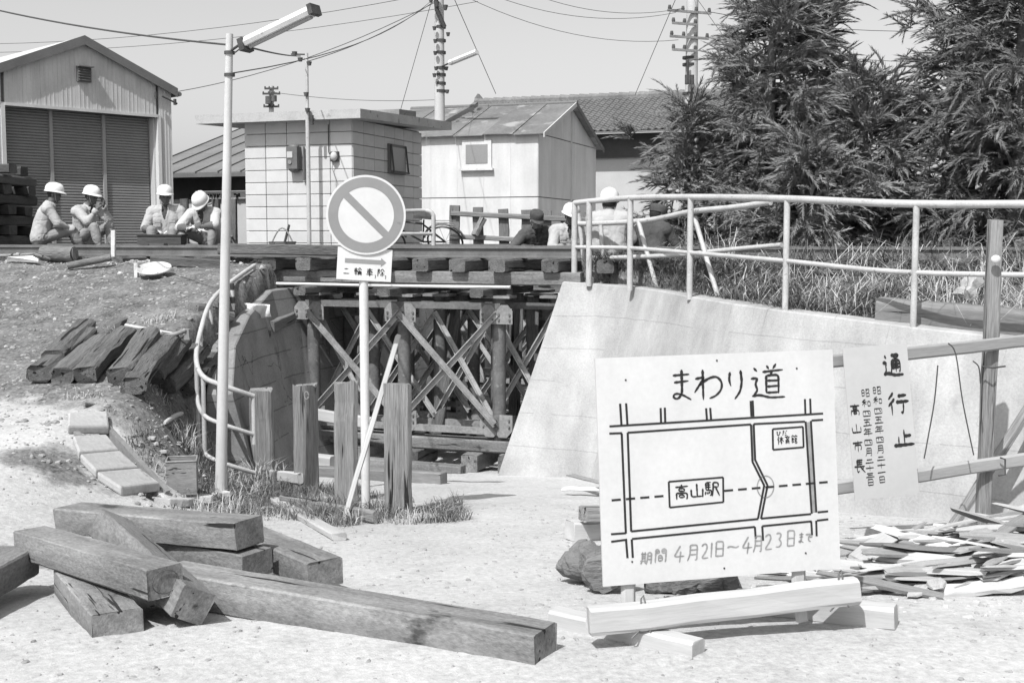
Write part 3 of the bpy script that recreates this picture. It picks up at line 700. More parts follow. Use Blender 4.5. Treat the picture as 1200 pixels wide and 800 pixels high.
# door surround and shutter curtains
for a, b, c_, d in ((-1.76, -1.68, GB, DT + .06), (1.68, 1.76, GB, DT + .06)):
    mb = MB(); mb.box(S((a + b) / 2, .05, (c_ + d) / 2), (b - a, .16, d - c_), SR); mb.build('door_jamb', 'tin_white', shed)
MB().box(S(0, .03, DT + .03), (3.36, .14, .06), SR).build('door_head', 'tin_white', shed)
MB().box(S(1.66, .3, 1.16), (.03, .4, 2.98), SR).build('reveal', 'tin_white', shed)
cuts = [-1.68, -.62, .55, 1.64]
for i in range(3):
    a, b = cuts[i] + .03, cuts[i + 1] - .03; Vv = []; Ff = []; n = 50; z = DT; hh = (DT - GB) / n
    for k in range(n):
        zz = DT - k * hh
        for dz, dv in ((0, .30), (-hh * .35, .272), (-hh * .8, .272)): Vv += [S(a, dv, zz + dz), S(b, dv, zz + dz)]
    for k in range(len(Vv) // 2 - 1): Ff.append((2 * k, 2 * k + 1, 2 * k + 3, 2 * k + 2))
    MB().add(Vv, Ff).build('shutter_curtain', 'shutter', shed, fix=False)
for u in (cuts[1], cuts[2]): MB().box(S(u, .27, 1.17), (.07, .08, 2.96), SR).build('mullion', 'shutter_rail', shed)
v_ = MB().box(S(0, -.03, 3.42), (.3, .06, .3), SR).build('vent', 'trim', shed)
for k in range(5): MB().box(S(0, -.075, 3.31 + k * .055), (.27, .05, .02), SR @ Matrix.Rotation(R(30), 3, 'X')).build('louvre', 'steel_dark', v_)
MB().box(S(0, -.1, 3.58), (.34, .14, .02), SR).build('hood', 'trim', v_)
mb = MB(); mb.tube([S(1.75, -.12, 3.12), S(2.1, -.15, 2.98)], .02, 6); mb.tube([S(1.6, -.12, 3.2), S(1.6, -.12, 3.05)], .03, 6); mb.tube([S(2.05, -.14, 3.08), S(2.05, -.14, 2.95)], .035, 6); mb.build('service_bracket', 'iron', shed)

# ---- long building with seamed roof and station-side board, far left
B0 = Vector((-8.1, 30.6, 0))
def Bp(a, b, z): p = B0 - TD * a + TN * b; return Vector((p.x, p.y, z))
bl = empty('seamed_roof_building', Bp(1.5, 2, GB), 'long building with grey seamed metal roof between the shed and the block hut', 'building')
mb = MB(); mb.prism([Bp(-2, 0, 1.62), Bp(5, 0, 1.62), Bp(5, 6, 3.45), Bp(-2, 6, 3.45)], (0, 0, .06)); brf = mb.build('roof', 'seam_roof', bl)
for k in range(11):
    a = -1.9 + k * .66; MB().bar(Bp(a, -.02, 1.69), Bp(a, 6, 3.52), .03, .035).build('seam', 'steel_dark', brf)
MB().bar(Bp(-2, -.06, 1.60), Bp(5, -.06, 1.60), .06, .09).build('gutter', 'trim', brf)
MB().prism([Bp(-1.8, .5, GB), Bp(5, .5, GB), Bp(5, .5, 1.75), Bp(-1.8, .5, 1.75)], TN * .1).build('upper_wall', 'dark_wall', bl)
MB().prism([Bp(-1.8, .38, GB), Bp(5, .38, GB), Bp(5, .38, 1.02), Bp(-1.8, .38, 1.02)], TN * .08).build('lower_wall', 'plaster', bl)
bd = empty('name_board', Bp(1.2, .3, 1.05), 'long white board with small dark lettering under the seamed roof', 'sign')
MB().box(Bp(1.3, .30, 1.12), (2.9, .03, .2), Matrix((-TD, TN, Vector((0, 0, 1)))).transposed()).build('board', 'board_white', bd)

# ---- white tin shed
WC = Vector((.549, 25.54, 0))
def W_(a, b, z): p = WC + TD * a + TN * b; return Vector((p.x, p.y, z))
ws = empty('white_tin_shed', W_(1.5, 2, GB), 'white sheet-metal shed with rusty dark roof and one small window, behind the post fence', 'shed')
EZ, RG, GD, FL = 2.22, 3.05, 4.54, 3.7
mb = MB(); mb.prism([W_(.02, .02, GB), W_(.02, GD - .02, GB), W_(.02, GD - .02, EZ), W_(.02, GD / 2, RG - .02), W_(.02, .02, EZ)], TD * (FL - .04)); core = mb.build('wall', 'mortar', ws)
for i in range(6):
    for z0, z1 in ((GB, .88), (.90, EZ)):
        mb = MB(); a = i * FL / 6; b = (i + 1) * FL / 6 - .004; mb.prism([W_(a, 0, z0), W_(b, 0, z0), W_(b, 0, z1), W_(a, 0, z1)], -TN * .012)
        mb.bar(W_(b, -.012, z0), W_(b, -.012, z1), .012, .012); mb.build('panel', 'tin_white', core)
for i in range(5):
    b0, b1 = i * GD / 5, (i + 1) * GD / 5 - .004
    def top(b): return EZ + (RG - EZ) * (1 - abs(b - GD / 2) / (GD / 2))
    for z0, z1 in ((GB, .88), (.90, EZ - .01), (EZ + .01, None)):
        if z1 is None:
            pts = [W_(0, b0, z0), W_(0, b1, z0), W_(0, b1, max(top(b1), z0 + .01))] + ([W_(0, GD / 2, RG)] if b0 < GD / 2 < b1 else []) + [W_(0, b0, max(top(b0), z0 + .01))]
        else: pts = [W_(0, b0, z0), W_(0, b1, z0), W_(0, b1, z1), W_(0, b0, z1)]
        mb = MB(); mb.prism(pts, -TD * .012); mb.build('panel', 'tin_white', core)
MB().bar(W_(-.02, GD * .53, GB), W_(-.02, GD * .53, RG - .05), .04, .04).build('downpipe', 'tin_white', ws)
sl = (RG - EZ) / (GD / 2)
for sgn in (0, 1):
    for i in range(6):
        a0 = -.16 + i * (FL + .4) / 6; a1 = -.16 + (i + 1) * (FL + .4) / 6 - .006
        bb0, bb1 = (-.14, GD / 2) if sgn == 0 else (GD + .14, GD / 2)
        ze = EZ - sl * .14 + .03; lift = .012 * (i % 2)
        mb = MB(); mb.prism([W_(a0, bb0, ze + lift), W_(a1, bb0, ze + lift + rnd.uniform(-.01, .01)), W_(a1, bb1, RG + .03 + lift), W_(a0, bb1, RG + .03 + lift)], (0, 0, .016)); mb.build('roof_sheet', 'tin_roof', ws)
    mb = MB(); mb.prism([W_(-.19, bb0, ze - .07), W_(-.19, GD / 2, RG - .04), W_(-.19, GD / 2, RG + .06), W_(-.19, bb0, ze + .03)], TD * .025); mb.build('barge_board', 'pole_concrete' if sgn == 0 else 'trim', ws)
MB().tube([W_(-.2, GD / 2, RG + .05), W_(FL + .25, GD / 2, RG + .05)], .05, 8).build('ridge_cap', 'trim', ws)
wn = MB().box(W_(1.37, -.03, 1.81), (.67, .05, .62), FR).build('window', 'white_paint', ws)
MB().box(W_(1.37, -.06, 1.82), (.50, .012, .40), FR).build('pane', 'shutter', wn)
MB().box(W_(1.37, -.06, 1.49), (.76, .10, .045), FR).build('sill', 'white_paint', wn)

# ---- tiled house behind
RL, RRUN, RRISE, HE = 8.6, 3.2, 1.22, 2.80
HB = Vector((5.9, 31.0, 0))
def Th(a, b, z): p = HB + TD * a + TN * b; return Vector((p.x, p.y, z))
th = empty('tiled_house', Th(4, 2, GB), 'house with a long grey tiled roof behind the white tin shed', 'house')
MB().prism([Th(-3, .7, GB), Th(9.5, .7, GB), Th(9.5, .7, HE + .05), Th(-3, .7, HE + .05)], TN * .12).build('wall', 'plaster', th)
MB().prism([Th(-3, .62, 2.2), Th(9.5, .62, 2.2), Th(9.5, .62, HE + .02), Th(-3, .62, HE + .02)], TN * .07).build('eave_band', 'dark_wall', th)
mb = MB(); mb.prism([Th(-3, 0, HE), Th(RL, 0, HE), Th(RL, RRUN, HE + RRISE), Th(-3, RRUN, HE + RRISE)], (0, 0, .05)); trf = mb.build('roof', 'tile', th)
me = bpy.data.meshes.new('tile'); Vt = []; Ft = []; TW, TL = .185, .22
for k in range(7):
    x = -TW / 2 + TW * k / 6; zz = .022 * math.cos(2 * math.pi * k / 6) ; Vt += [(x, 0, zz + .045), (x, TL, zz + .015), (x, 0, zz + .012)]
for k in range(6): Ft += [(3 * k, 3 * k + 3, 3 * k + 4, 3 * k + 1), (3 * k + 2, 3 * k + 5, 3 * k + 3, 3 * k)]
me.from_pydata(Vt, [], Ft); me.materials.append(MATS['tile']); me.update()
rs = math.atan2(RRISE, RRUN); TX = Matrix((-TD, TN, Vector((0, 0, 1)))).transposed() @ Matrix.Rotation(rs, 3, 'X')
run_n = 19; step = math.hypot(RRUN, RRISE) / run_n
cnt = 0
stuffV = []; stuffF = []
for c in range(int(11.3 / TW)):
    for r in range(run_n):
        f = r / run_n; p = Th(RL - .15 - c * TW, RRUN * f, HE + .06 + RRISE * f)
        k0 = len(stuffV); jz = Vector((0, 0, rnd.uniform(-.006, .006))); stuffV += [tuple(TX @ Vector(v) + p + jz) for v in Vt]; stuffF += [tuple(i + k0 for i in f2) for f2 in Ft]
so = MB().add(stuffV, stuffF).build('tiles', 'tile', trf, fix=False); so['kind'] = 'stuff'
rc = MB()
for k in range(38): rc.tube([Th(RL - .02 - k * .3, RRUN, HE + .14 + RRISE), Th(RL - .34 - k * .3, RRUN, HE + .12 + RRISE)], [.11, .10], 8)
rc.bar(Th(RL, RRUN, HE + .04 + RRISE), Th(-3, RRUN, HE + .04 + RRISE), .2, .14)
rc.build('ridge', 'tile', trf)
mb = MB(); p = Th(RL + .02, RRUN, HE + .08 + RRISE); mb.prism([p + TD * 0 + Vector((0, 0, -.15)), p - TD * .3 + Vector((0, 0, -.15)), p - TD * .25 + Vector((0, 0, .15)), p - TD * .12 + Vector((0, 0, .3)), p - TD * .02 + Vector((0, 0, .18))], TN * .16); mb.build('ridge_end', 'tile', trf)
mb = MB(); mb.prism([Th(RL, 0, HE - .08), Th(RL, 0, HE + .08), Th(RL, RRUN, HE + .16 + RRISE), Th(RL, RRUN, HE + RRISE)], -TD * .14); mb.build('verge', 'tile', trf)

# ================================================================== POLES, LAMPS AND WIRES
# street lamp pole on the left
fp = at(258, 566, 10.0); tp = at(269, 40, 10.0); fp.z = gz(fp.x, fp.y) - .05
lamp = empty('lamp_pole', fp, 'tall slim white lamp pole with a tube lamp on the left, beside the curved railing', 'lamp')
MB().tube([fp, fp.lerp(tp, .55), tp], [.05, .041, .03], 12).build('pole', 'pole_concrete', lamp)
for py in (62, 88): 
    c = at(269, py, 10.0); MB().tube([c - Vector((0, 0, .012)), c + Vector((0, 0, .012))], .045, 10).build('band', 'iron', lamp)
a, b = at(287, 51, 9.8), at(368, 12, 9.5)
d = (b - a).normalized(); up = (Vector((0, 0, 1)) - d * d.z).normalized(); sd_ = d.cross(up)
mb = MB(); prof = [(-.045, -.035), (-.06, -.005), (-.03, .04), (.03, .04), (.06, -.005), (.045, -.035)]
mb.prism([a + sd_ * x + up * y for x, y in prof], b - a); shade = mb.build('lamp_housing', 'white_paint', lamp)
MB().tube([a + d * .04 - up * .04, b - d * .04 - up * .04], .02, 8).build('tube', 'shutter_rail', shade)
MB().box(a - up * .015, (.05, .13, .1), Matrix((d, sd_, up)).transposed()).build('end_cap', 'iron', shade)
MB().box(b - up * .0, (.04, .13, .08), Matrix((d, sd_, up)).transposed()).build('end_cap', 'iron', shade)
MB().tube([at(270, 60, 10), at(283, 51, 9.85), a], .012, 6).build('bracket', 'iron', lamp)
MB().tube([a, at(283, 56, 9.85), at(275, 62, 9.95)], .006, 5).build('lead', 'iron', lamp)

def crossarm(root, c, half, ddir, mat='steel_mid', ins=4, up=True, thick=.055):
    arm = MB().bar(c - ddir * half, c + ddir * half, thick, thick).build('crossarm', mat, root)
    for k in range(ins):
        p = c + ddir * half * (-.92 + 1.84 * k / max(ins - 1, 1)); MB().tube([p, p + Vector((0, 0, .05 if up else -.05)), p + Vector((0, 0, .12 if up else -.12))], [.02, .045, .032], 7).build('insulator', 'insulator', arm)
def bandset(root, x, D, ys, half=.16):
    for py in ys:
        c = at(x, py, D); MB().tube([c - Vector((0, 0, .03)), c + Vector((0, 0, .03))], half, 12).build('band', 'iron', root)
p1 = at(516, 280, 27); p1.z = GB
u1 = empty('utility_pole', p1, 'concrete utility pole with a street lamp arm rising behind the white tin shed', 'pole')
MB().tube([p1, Vector((p1.x, p1.y, 9.5))], [.13, .085], 14).build('shaft', 'pole_concrete', u1)
bandset(u1, 516, 27, (32, 48, 62, 80, 88, 98, 107), .125)
for px, py in ((509, 33), (525, 40), (510, 62), (523, 80), (509, 88), (524, 107), (511, 80), (510, 48)):
    c = at(px, py, 26.8); MB().tube([c - Vector((0, 0, .05)), c + Vector((0, 0, .03))], [.03, .05], 7).build('insulator', 'insulator', u1)
MB().tube([at(510, -12, 26.7), at(512, 12, 26.75), at(521, 32, 26.8)], .05, 6).build('stay_arm', 'iron', u1)
for px, py in ((505, 0), (522, 9), (512, 5), (519, -4)):
    c = at(px, py, 26.7); MB().tube([c - Vector((0, 0, .06)), c + Vector((0, 0, .05))], [.03, .06], 8).build('insulator', 'insulator', u1)
MB().tube([at(518, 78, 26.8), at(527, 74, 26.6)], .02, 6).build('lamp_arm', 'iron', u1)
a, b = at(527, 74, 26.6), at(559, 61, 26.2); d = (b - a).normalized(); up = (Vector((0, 0, 1)) - d * d.z).normalized(); sd_ = d.cross(up)
MB().prism([a + sd_ * x * 1.3 + up * y * 1.3 for x, y in prof], b - a).build('lamp_housing', 'white_paint', u1)
p2 = at(808, 280, 29); p2.z = GB
u2 = empty('utility_pole', p2, 'concrete utility pole with stacked crossarms beside the large cedar', 'pole')
MB().tube([p2, Vector((p2.x, p2.y, 9.5))], [.17, .12], 14).build('shaft', 'pole_concrete', u2)
ad_ = Vector((.93, .36, 0))
for py, h_ in ((14, .58), (44, .52)): crossarm(u2, at(808, py, 28.8), h_, ad_, 'steel_mid', 4, True)
for py in (28, 59): crossarm(u2, at(802, py, 28.7), .32, ad_, 'steel_mid', 3, True)
bandset(u2, 808, 29, (68, 76, 110), .17)
mb = MB()
for dx in (-3, 0, 3): mb.tube([at(808 + dx, 88, 28.7), at(808 + dx, 99, 28.7)], .05, 6)
mb.build('fuse_box', 'iron', u2)
MB().tube([at(806, 70, 28.7), at(806, 92, 28.7)], .03, 6).build('cable', 'iron', u2)
p3 = at(318, 280, 62); p3.z = GB
u3 = empty('utility_pole', p3, 'distant utility pole top with transformers above the block hut roof', 'pole')
MB().tube([p3, at(318, 101, 62)], .13, 8).build('shaft', 'pole_concrete', u3)
for py, h_ in ((104, .35), (110, .45), (125, .4)): crossarm(u3, at(318, py, 61.8), h_, Vector((1, 0, 0)), 'iron', 4, True, .09)
MB().tube([at(315, 113, 61.7), at(315, 122, 61.7)], .18, 8).build('transformer', 'insulator', u3)
MB().tube([at(321, 112, 61.7), at(321, 119, 61.7)], .15, 8).build('transformer', 'insulator', u3)
def wire(a, b, sag, r, label, n=14):
    A, B = at(*a), at(*b); pts = [A.lerp(B, k / n) - Vector((0, 0, sag * 4 * (k / n) * (1 - k / n))) for k in range(n + 1)]
    MB().tube(pts, r * .68, 5).build('overhead_wire', 'wire', label=label, cat='wire', group='overhead wires')
wire((-60, -2, 14), (269, 53, 10.0), .06, .013, 'thick dark cable coming in from the left to the lamp pole')
wire((290, 55, 9.8), (352, 66, 19.4), .02, .013, 'dark cable from the tube lamp to the service mast')
wire((272, 86, 10.0), (512, -5, 26.7), .25, .008, 'thin wire rising from the lamp pole band to the utility pole')
wire((205, 108, 26.5), (512, 2, 26.7), .25, .012, 'thin wire from the shed gable up to the utility pole')
wire((361, 72, 19.3), (522, -8, 26.7), .15, .010, 'thin wire from the service mast up to the utility pole')
wire((-40, 52, 34), (540, -14, 27), .3, .010, 'faint upper wire crossing the sky above the shed')
wire((-40, 62, 34), (560, 2, 30), .3, .010, 'faint lower wire crossing the sky above the shed')
wire((505, 4, 26.7), (468, 134, 28.5), 0, .010, 'guy wire slanting down left of the utility pole')
wire((531, -4, 26.7), (581, 110, 31), 0, .012, 'guy wire slanting down right of the utility pole')
wire((794, -6, 28.8), (744, 112, 32), 0, .012, 'guy wire slanting down left of the crossarm pole')
wire((812, -8, 28.8), (846, 40, 27), 0, .010, 'guy wire running down right of the crossarm pole')
wire((318, 108, 61), (512, 117, 60), .2, .02, 'faint level wire from the distant pole towards the shed roof')
wire((545, -4, 27), (795, 47, 28.7), .35, .009, 'lowest faint wire between the two utility poles')
wire((575, -6, 27), (792, 15, 28.7), .3, .009, 'middle faint wire between the two utility poles')
wire((620, -8, 27), (800, 10, 28.7), .25, .009, 'upper faint wire between the two utility poles')
wire((830, 14, 28.8), (1240, 22, 34), .4, .012, 'faint wire behind the cedars from the crossarm pole')
wire((830, 44, 28.8), (1240, 62, 34), .4, .012, 'lower faint wire behind the cedars from the crossarm pole')

# ================================================================== FENCE, BICYCLES, LITTER BEHIND THE TRACK
GF = Vector((0, 0, GB))
fen = empty('post_fence', at(560, 295, 20.5), 'weathered fence of old sleeper posts and rails in front of the white tin shed', 'fence')
fx = [(533, 241, 12), (560, 243, 12), (590, 245, 12), (617, 246, 12), (641, 247, 11), (662, 248, 10), (684, 249, 10), (705, 250, 9)]
ft = []
for px, py, wd in fx:
    t = at(px, py, 20.6); b = Vector((t.x, t.y, GB - .1)); ft.append(t); timber('post', b + Vector((rnd.uniform(-.03, .03), 0, 0)), t, wd * 20.6 / 1400, .12, 'sleeper', fen, ch=.015, jit=.006)
for dz in (.13, .52):
    a = at(528, 241, 20.5); b = at(712, 250, 20.5); a.z -= dz; b.z -= dz; timber('rail', a, b, .05, .085, 'timber_grey', fen, jit=.003)
timber('slanted_timber', at(556, 276, 20.35), at(566, 256, 20.45), .12, .09, 'timber_grey', fen)
fe2 = empty('post_fence', at(240, 290, 21.5), 'short run of dark sleeper posts behind the bending worker and lamp pole', 'fence')
for px in (216, 253, 273):
    t = at(px, 233, 21.4); timber('post', Vector((t.x, t.y, GB - .1)), t, .13, .12, 'sleeper_old', fe2, ch=.015)
gr = empty('guard_rail', at(490, 292, 19), 'low pale pipe hoop guard beside the block hut', 'guard rail')
MB().tube(smooth_path([at(464, 248, 18.6), at(495, 247, 19), at(503, 247.5, 19), at(507, 251, 19), at(508, 258, 19), at(508, 294, 19)], 4), .035, 8).build('hoop', 'pipe_paint', gr)
MB().tube([at(464, 274, 18.6), at(507, 274, 19)], .028, 8).build('rail', 'pipe_paint', gr)
def bicycle(px, py, D, ang, label):
    c = at(px, py, D); c.z = GB; root = empty('bicycle', c, label, 'bicycle', 'bicycles behind the track'); d = Vector((math.cos(ang), math.sin(ang), 0)); n = Vector((-d.y, d.x, 0))
    lv = (Vector((0, 0, .82)) + n * .57)      # leaning over
    def P(x, z, y=0): return c + d * x + (n * .82 - Vector((0, 0, .57))) * y + lv * z
    for x in (-.52, .52):
        tw = MB(); tw.tube([P(x + .31 * math.cos(k * math.pi / 12), .33 + .31 * math.sin(k * math.pi / 12)) for k in range(25)], .018, 6, cap=False); wh = tw.build('wheel', 'iron', root)
        sp = MB()
        for k in range(9): sp.tube([P(x, .33), P(x + .3 * math.cos(k * .698), .33 + .3 * math.sin(k * .698))], .004, 4)
        sp.build('spokes', 'steel_mid', wh)
        MB().tube([P(x + .37 * math.cos(.25 + k * .29), .33 + .37 * math.sin(.25 + k * .29)) for k in range(10)], .022, 5).build('mudguard', 'steel_dark', root)
    f = MB()
    for a_, b_ in (((-.52, .33), (-.12, .33)), ((-.12, .33), (-.22, .78)), ((-.52, .33), (-.2, .68)), ((-.12, .33), (.36, .68)), ((-.2, .70), (.36, .78)), ((.36, .85), (.52, .33))): f.tube([P(*a_), P(*b_)], .016, 6)
    f.build('frame', 'enamel', root)
    mb = MB(); mb.prism([P(-.38, .84, .08), P(-.05, .83, .02), P(-.05, .83, -.02), P(-.38, .84, -.08)], (0, 0, .05)); mb.build('saddle', 'iron', root)
    MB().tube([P(.34, .98, -.27), P(.40, 1.0, -.12), P(.37, .95, 0), P(.40, 1.0, .12), P(.34, .98, .27)], .014, 6).build('handlebar', 'steel_mid', root)
    MB().tube([P(.37, .95), P(.36, .78)], .014, 6).build('stem', 'steel_mid', root)
    mb = MB()
    for k in range(4): mb.tube([P(-.75, .70, -.1 + k * .066), P(-.36, .70, -.1 + k * .066)], .007, 4)
    mb.build('carrier', 'steel_mid', root)
bicycle(492, 290, 20.9, 2.9, 'bicycle with dark saddle parked between the block hut and the post fence')
bicycle(277, 290, 21.0, 2.0, 'bicycle standing left of the block hut behind the lamp pole')
# ================================================================== WRITING (brush strokes, one ribbon per stroke)
ST = {
'ma': '25,22 80,20|28,42 76,40|54,5 53,75 40,93 22,84 30,72 52,77 82,93',
'wa': '32,5 31,95|8,32 36,26 6,74|18,52 46,32 72,26 88,42 86,66 70,84 48,92',
'ri': '30,12 25,38 32,56|68,8 72,45 64,75 44,97',
'michi': '48,3 54,13|74,1 66,13|36,20 94,17|64,20 58,30|46,31 46,80|46,31 80,30 80,80|46,46 80,45|46,61 80,60|46,78 80,77|12,8 22,20|4,38 24,36 14,55 24,68 8,88|6,86 26,82 56,92 98,92',
'tsu': '42,9 82,7 64,22|54,15 66,24|44,31 44,76 38,86|44,31 84,30 84,80 76,77|44,46 84,45|44,60 84,59|64,31 64,82|14,8 23,18|4,38 24,36 14,55 24,68 8,88|6,86 26,82 56,93 98,92',
'kou': '32,6 10,32|36,30 8,60|24,46 24,97|50,22 90,20|42,46 98,44|74,46 74,93 62,86',
'tome': '52,8 52,87|54,42 86,40|26,42 26,87|2,89 98,87',
'ki': '8,22 50,22|18,8 18,66|40,8 40,66|18,38 40,38|18,52 40,52|4,68 54,68|18,74 8,90|40,74 50,88|62,14 62,60 54,94|62,14 92,14 92,92 84,88|62,38 92,38|62,60 92,60',
'kan': '12,10 12,94|12,10 40,10 40,34|12,22 40,22|12,34 40,34|60,10 60,34|60,10 90,10 90,93 82,88|60,22 90,22|60,34 90,34|36,48 36,82|36,48 64,48 64,82|36,64 64,64|36,82 64,82',
'gatsu': '28,8 28,60 14,95|28,8 76,8 76,94 64,89|28,34 76,34|28,60 76,60',
'nichi': '24,8 24,93|24,8 76,8 76,93|24,50 76,50|24,90 76,90',
'4': '56,4 18,64 86,62|60,34 56,98', '2': '22,24 38,8 62,10 70,28 58,52 20,92 80,90', '1': '50,6 50,95',
'3': '24,14 48,6 66,18 60,36 42,46 64,54 70,72 54,91 24,86', '~': '6,56 26,42 50,52 74,62 94,46',
'de': '14,22 84,18 56,36 44,60 54,82 78,88|70,44 76,54|84,40 90,50',
'taka': '50,3 50,14|10,18 90,16|32,28 32,44|32,28 68,28 68,44|32,44 68,44|16,56 16,96|16,56 84,56 84,94 76,91|36,66 36,83|36,66 64,66 64,83|36,83 64,83',
'yama': '50,8 50,86|14,40 14,88 88,86|86,38 86,93',
'eki': '12,8 12,54|12,8 44,8|12,22 42,22|12,36 42,36|28,8 28,52|12,53 46,53 44,90 34,86|10,64 5,84|20,66 22,80|32,64 34,76|58,10 58,50 50,94|58,10 90,10 90,38|58,38 90,38|72,40 98,94',
'hi': '12,26 36,22 18,60 36,88 64,76 70,40 66,20 94,48', 'da': '14,26 52,24|36,8 14,92|54,48 82,46|52,74 64,86 88,84|76,14 82,24|88,10 94,20',
'tai': '28,6 8,46|20,32 20,95|36,28 95,28|64,8 64,95|64,28 36,68|64,28 97,66|50,73 78,73',
'iku': '50,4 50,14|10,18 90,18|44,18 28,38 74,36|64,28 78,42|28,50 28,95|28,50 72,50 72,94|28,64 72,64|28,78 72,78',
'kn': '26,4 6,28|26,4 46,24|14,34 40,34 40,56|14,34 14,90 30,82|14,45 40,45|14,56 40,56|28,66 44,86|72,4 72,12|52,16 52,28|52,16 94,16 92,26|60,36 60,93|60,36 86,36 86,56|60,56 86,56|60,70 88,70 88,93|60,92 88,92',
'shou': '10,16 10,80|10,16 36,16 36,80|10,48 36,48|10,80 36,80|48,14 90,12 84,44 76,40|66,14 48,46|52,56 52,90|52,56 88,56 88,90|52,90 88,90',
'wa2': '44,6 14,18|6,32 54,30|30,14 30,95|30,34 6,68|32,40 52,60|64,30 64,80|64,30 92,30 92,80|64,78 92,78',
'yon': '12,20 12,86|12,20 88,20 88,86|40,20 34,60|62,20 62,54 80,56|12,84 88,84', 'go': '16,12 84,12|50,12 38,88|22,46 74,44 70,88|6,90 96,88',
'nen': '32,4 10,34|26,18 84,16|24,40 80,40|26,40 26,64|4,66 96,64|56,18 56,98', 'ni': '22,26 78,24|8,80 94,78', 'juu': '8,46 92,44|50,6 50,96',
'san': '18,14 82,12|24,48 76,46|6,86 94,84', 'ichi': '8,52 92,46', 'shi': '50,4 50,16|8,22 92,20|24,40 24,80|24,40 78,40 78,80 70,76|50,22 50,97',
'chou': '28,6 28,50|28,6 78,6|28,20 74,20|28,34 74,34|6,50 96,50|28,50 28,92 48,80|56,52 95,94|84,60 66,72',
'rin': '6,18 48,18|12,30 12,58|12,30 44,30 44,58|12,44 44,44|12,58 44,58|4,72 50,72|28,6 28,97|72,4 52,32|72,4 97,32|62,34 84,34|56,46 56,95|56,46 92,46 92,95|56,66 92,66|68,46 68,88|80,46 80,88',
'sha': '14,18 86,18|24,32 24,64|24,32 76,32 76,64|24,48 76,48|24,64 76,64|6,78 94,78|50,4 50,99',
'jo': '10,8 10,97|10,8 34,8 20,34 36,52 22,60|66,4 42,36|66,4 97,36|52,40 84,40|44,58 95,56|68,40 68,95 60,89|54,68 44,86|82,68 95,84'}
def ribbon(mb, pts, w0, w1, to3, brush=True):
    """a flat stroke with a rounded start and a tapering end"""
    P = [Vector((a, b)) for a, b in pts]; Q = []
    for i in range(len(P) - 1):
        n = max(2, int((P[i + 1] - P[i]).length / max(w0, 1e-4) / .8)); n = min(n, 12)
        Q += [P[i].lerp(P[i + 1], k / n) for k in range(n)]
    Q.append(P[-1]); n = len(Q)
    if len(P) > 2:
        for _ in range(2): Q = [Q[0]] + [(Q[i - 1] + Q[i] * 2 + Q[i + 1]) / 4 for i in range(1, n - 1)] + [Q[-1]]
    V = []
    for i in range(n):
        d = Q[min(i + 1, n - 1)] - Q[max(i - 1, 0)]; d = d.normalized() if d.length > 1e-9 else Vector((1, 0)); s_ = Vector((-d.y, d.x)); t = i / (n - 1)
        wd = w0 + (w1 - w0) * t
        if brush: wd *= (1.0 if 0 < i < n - 1 else .45) * (1 + .15 * math.sin(i * 2.1))
        V += [to3(*(Q[i] + s_ * wd / 2)), to3(*(Q[i] - s_ * wd / 2))]
    mb.add(V, [(2 * i, 2 * i + 1, 2 * i + 3, 2 * i + 2) for i in range(n - 1)])
def chars(root, name, mat, items, to3, shear=0.0):
    for it in items:
        mb = MB(); write(mb, *it, to3, shear); mb.build(name, mat, root)
def write(mb, key, x, y, w_, h_, lw, to3, shear=0.0, brush=True):
    """x,y: top left of the character cell on the board (y grows downwards)"""
    for s_ in ST[key].split('|'):
        pts = [tuple(map(float, q.split(','))) for q in s_.split()]
        pts = [(x + (a + shear * (50 - b) + rnd.uniform(-1.2, 1.2)) * w_ / 100, y + (b + rnd.uniform(-1.2, 1.2)) * h_ / 100) for a, b in pts]
        ribbon(mb, pts, lw * 1.1, lw * .75, to3, brush)

# ================================================================== DETOUR BOARD
BL = at(707, 687, 4.78); BR_ = at(985, 665, 5.0); TL = at(693, 420, 4.86); TR_ = at(972, 413, 5.07)
bx = (BR_ - BL); BW = bx.length; bx.normalize(); by = (TL - BL); by = by - bx * by.dot(bx); BH = by.length; by.normalize(); bn = bx.cross(by)   # towards the camera
db = empty('detour_board', at(845, 745, 4.85), 'large white hand-painted detour map board on a timber stand', 'sign')
def BQ(u, v, o=0.0): return BL + bx * (u * BW) + by * ((1 - v) * BH) + bn * o          # u right 0..1, v down 0..1
MB().prism([BQ(0, 1, -.012), BQ(1, 1, -.012), BQ(1, 0, -.012), BQ(0, 0, -.012)], bn * .012).build('panel', 'board_white', db)
for u, v in ((.12, .1), (.12, .9), (.84, .08), (.85, .92), (.5, .03), (.5, .96)):
    p = BQ(u, v); MB().tube([p - bn * .004, p + bn * .0025], .0042, 7).build('nail', 'iron', db)
def bpx(px, py):
    """pixel on the board face -> board u,v (bilinear inverse by iteration)"""
    c = [(693, 420), (972, 413), (985, 665), (707, 687)]; u = v = .5
    for _ in range(20):
        x = (1 - v) * ((1 - u) * c[0][0] + u * c[1][0]) + v * ((1 - u) * c[3][0] + u * c[2][0]); y = (1 - v) * ((1 - u) * c[0][1] + u * c[1][1]) + v * ((1 - u) * c[3][1] + u * c[2][1])
        u += (px - x) / 279; v += (py - y) / 259 + (px - x) / 279 * .05
    return u, v
def t3(u, v): return BQ(u, v, .0015)
chars(db, 'title_character', 'ink', [(ch, x, y, w_, h_, .0108) for ch, x, y, w_, h_ in (('ma', .28, .055, .13, .155), ('wa', .395, .06, .14, .15), ('ri', .52, .065, .115, .145), ('michi', .635, .055, .155, .165))], t3)
lines = MB()
def seg(p, q, wpx): ribbon(lines, [bpx(*p), bpx(*q)], wpx / 279, wpx / 279, t3, False)
def zz(x, y): return (640 + x * .4, 380 + y * .4)
K = 2.5
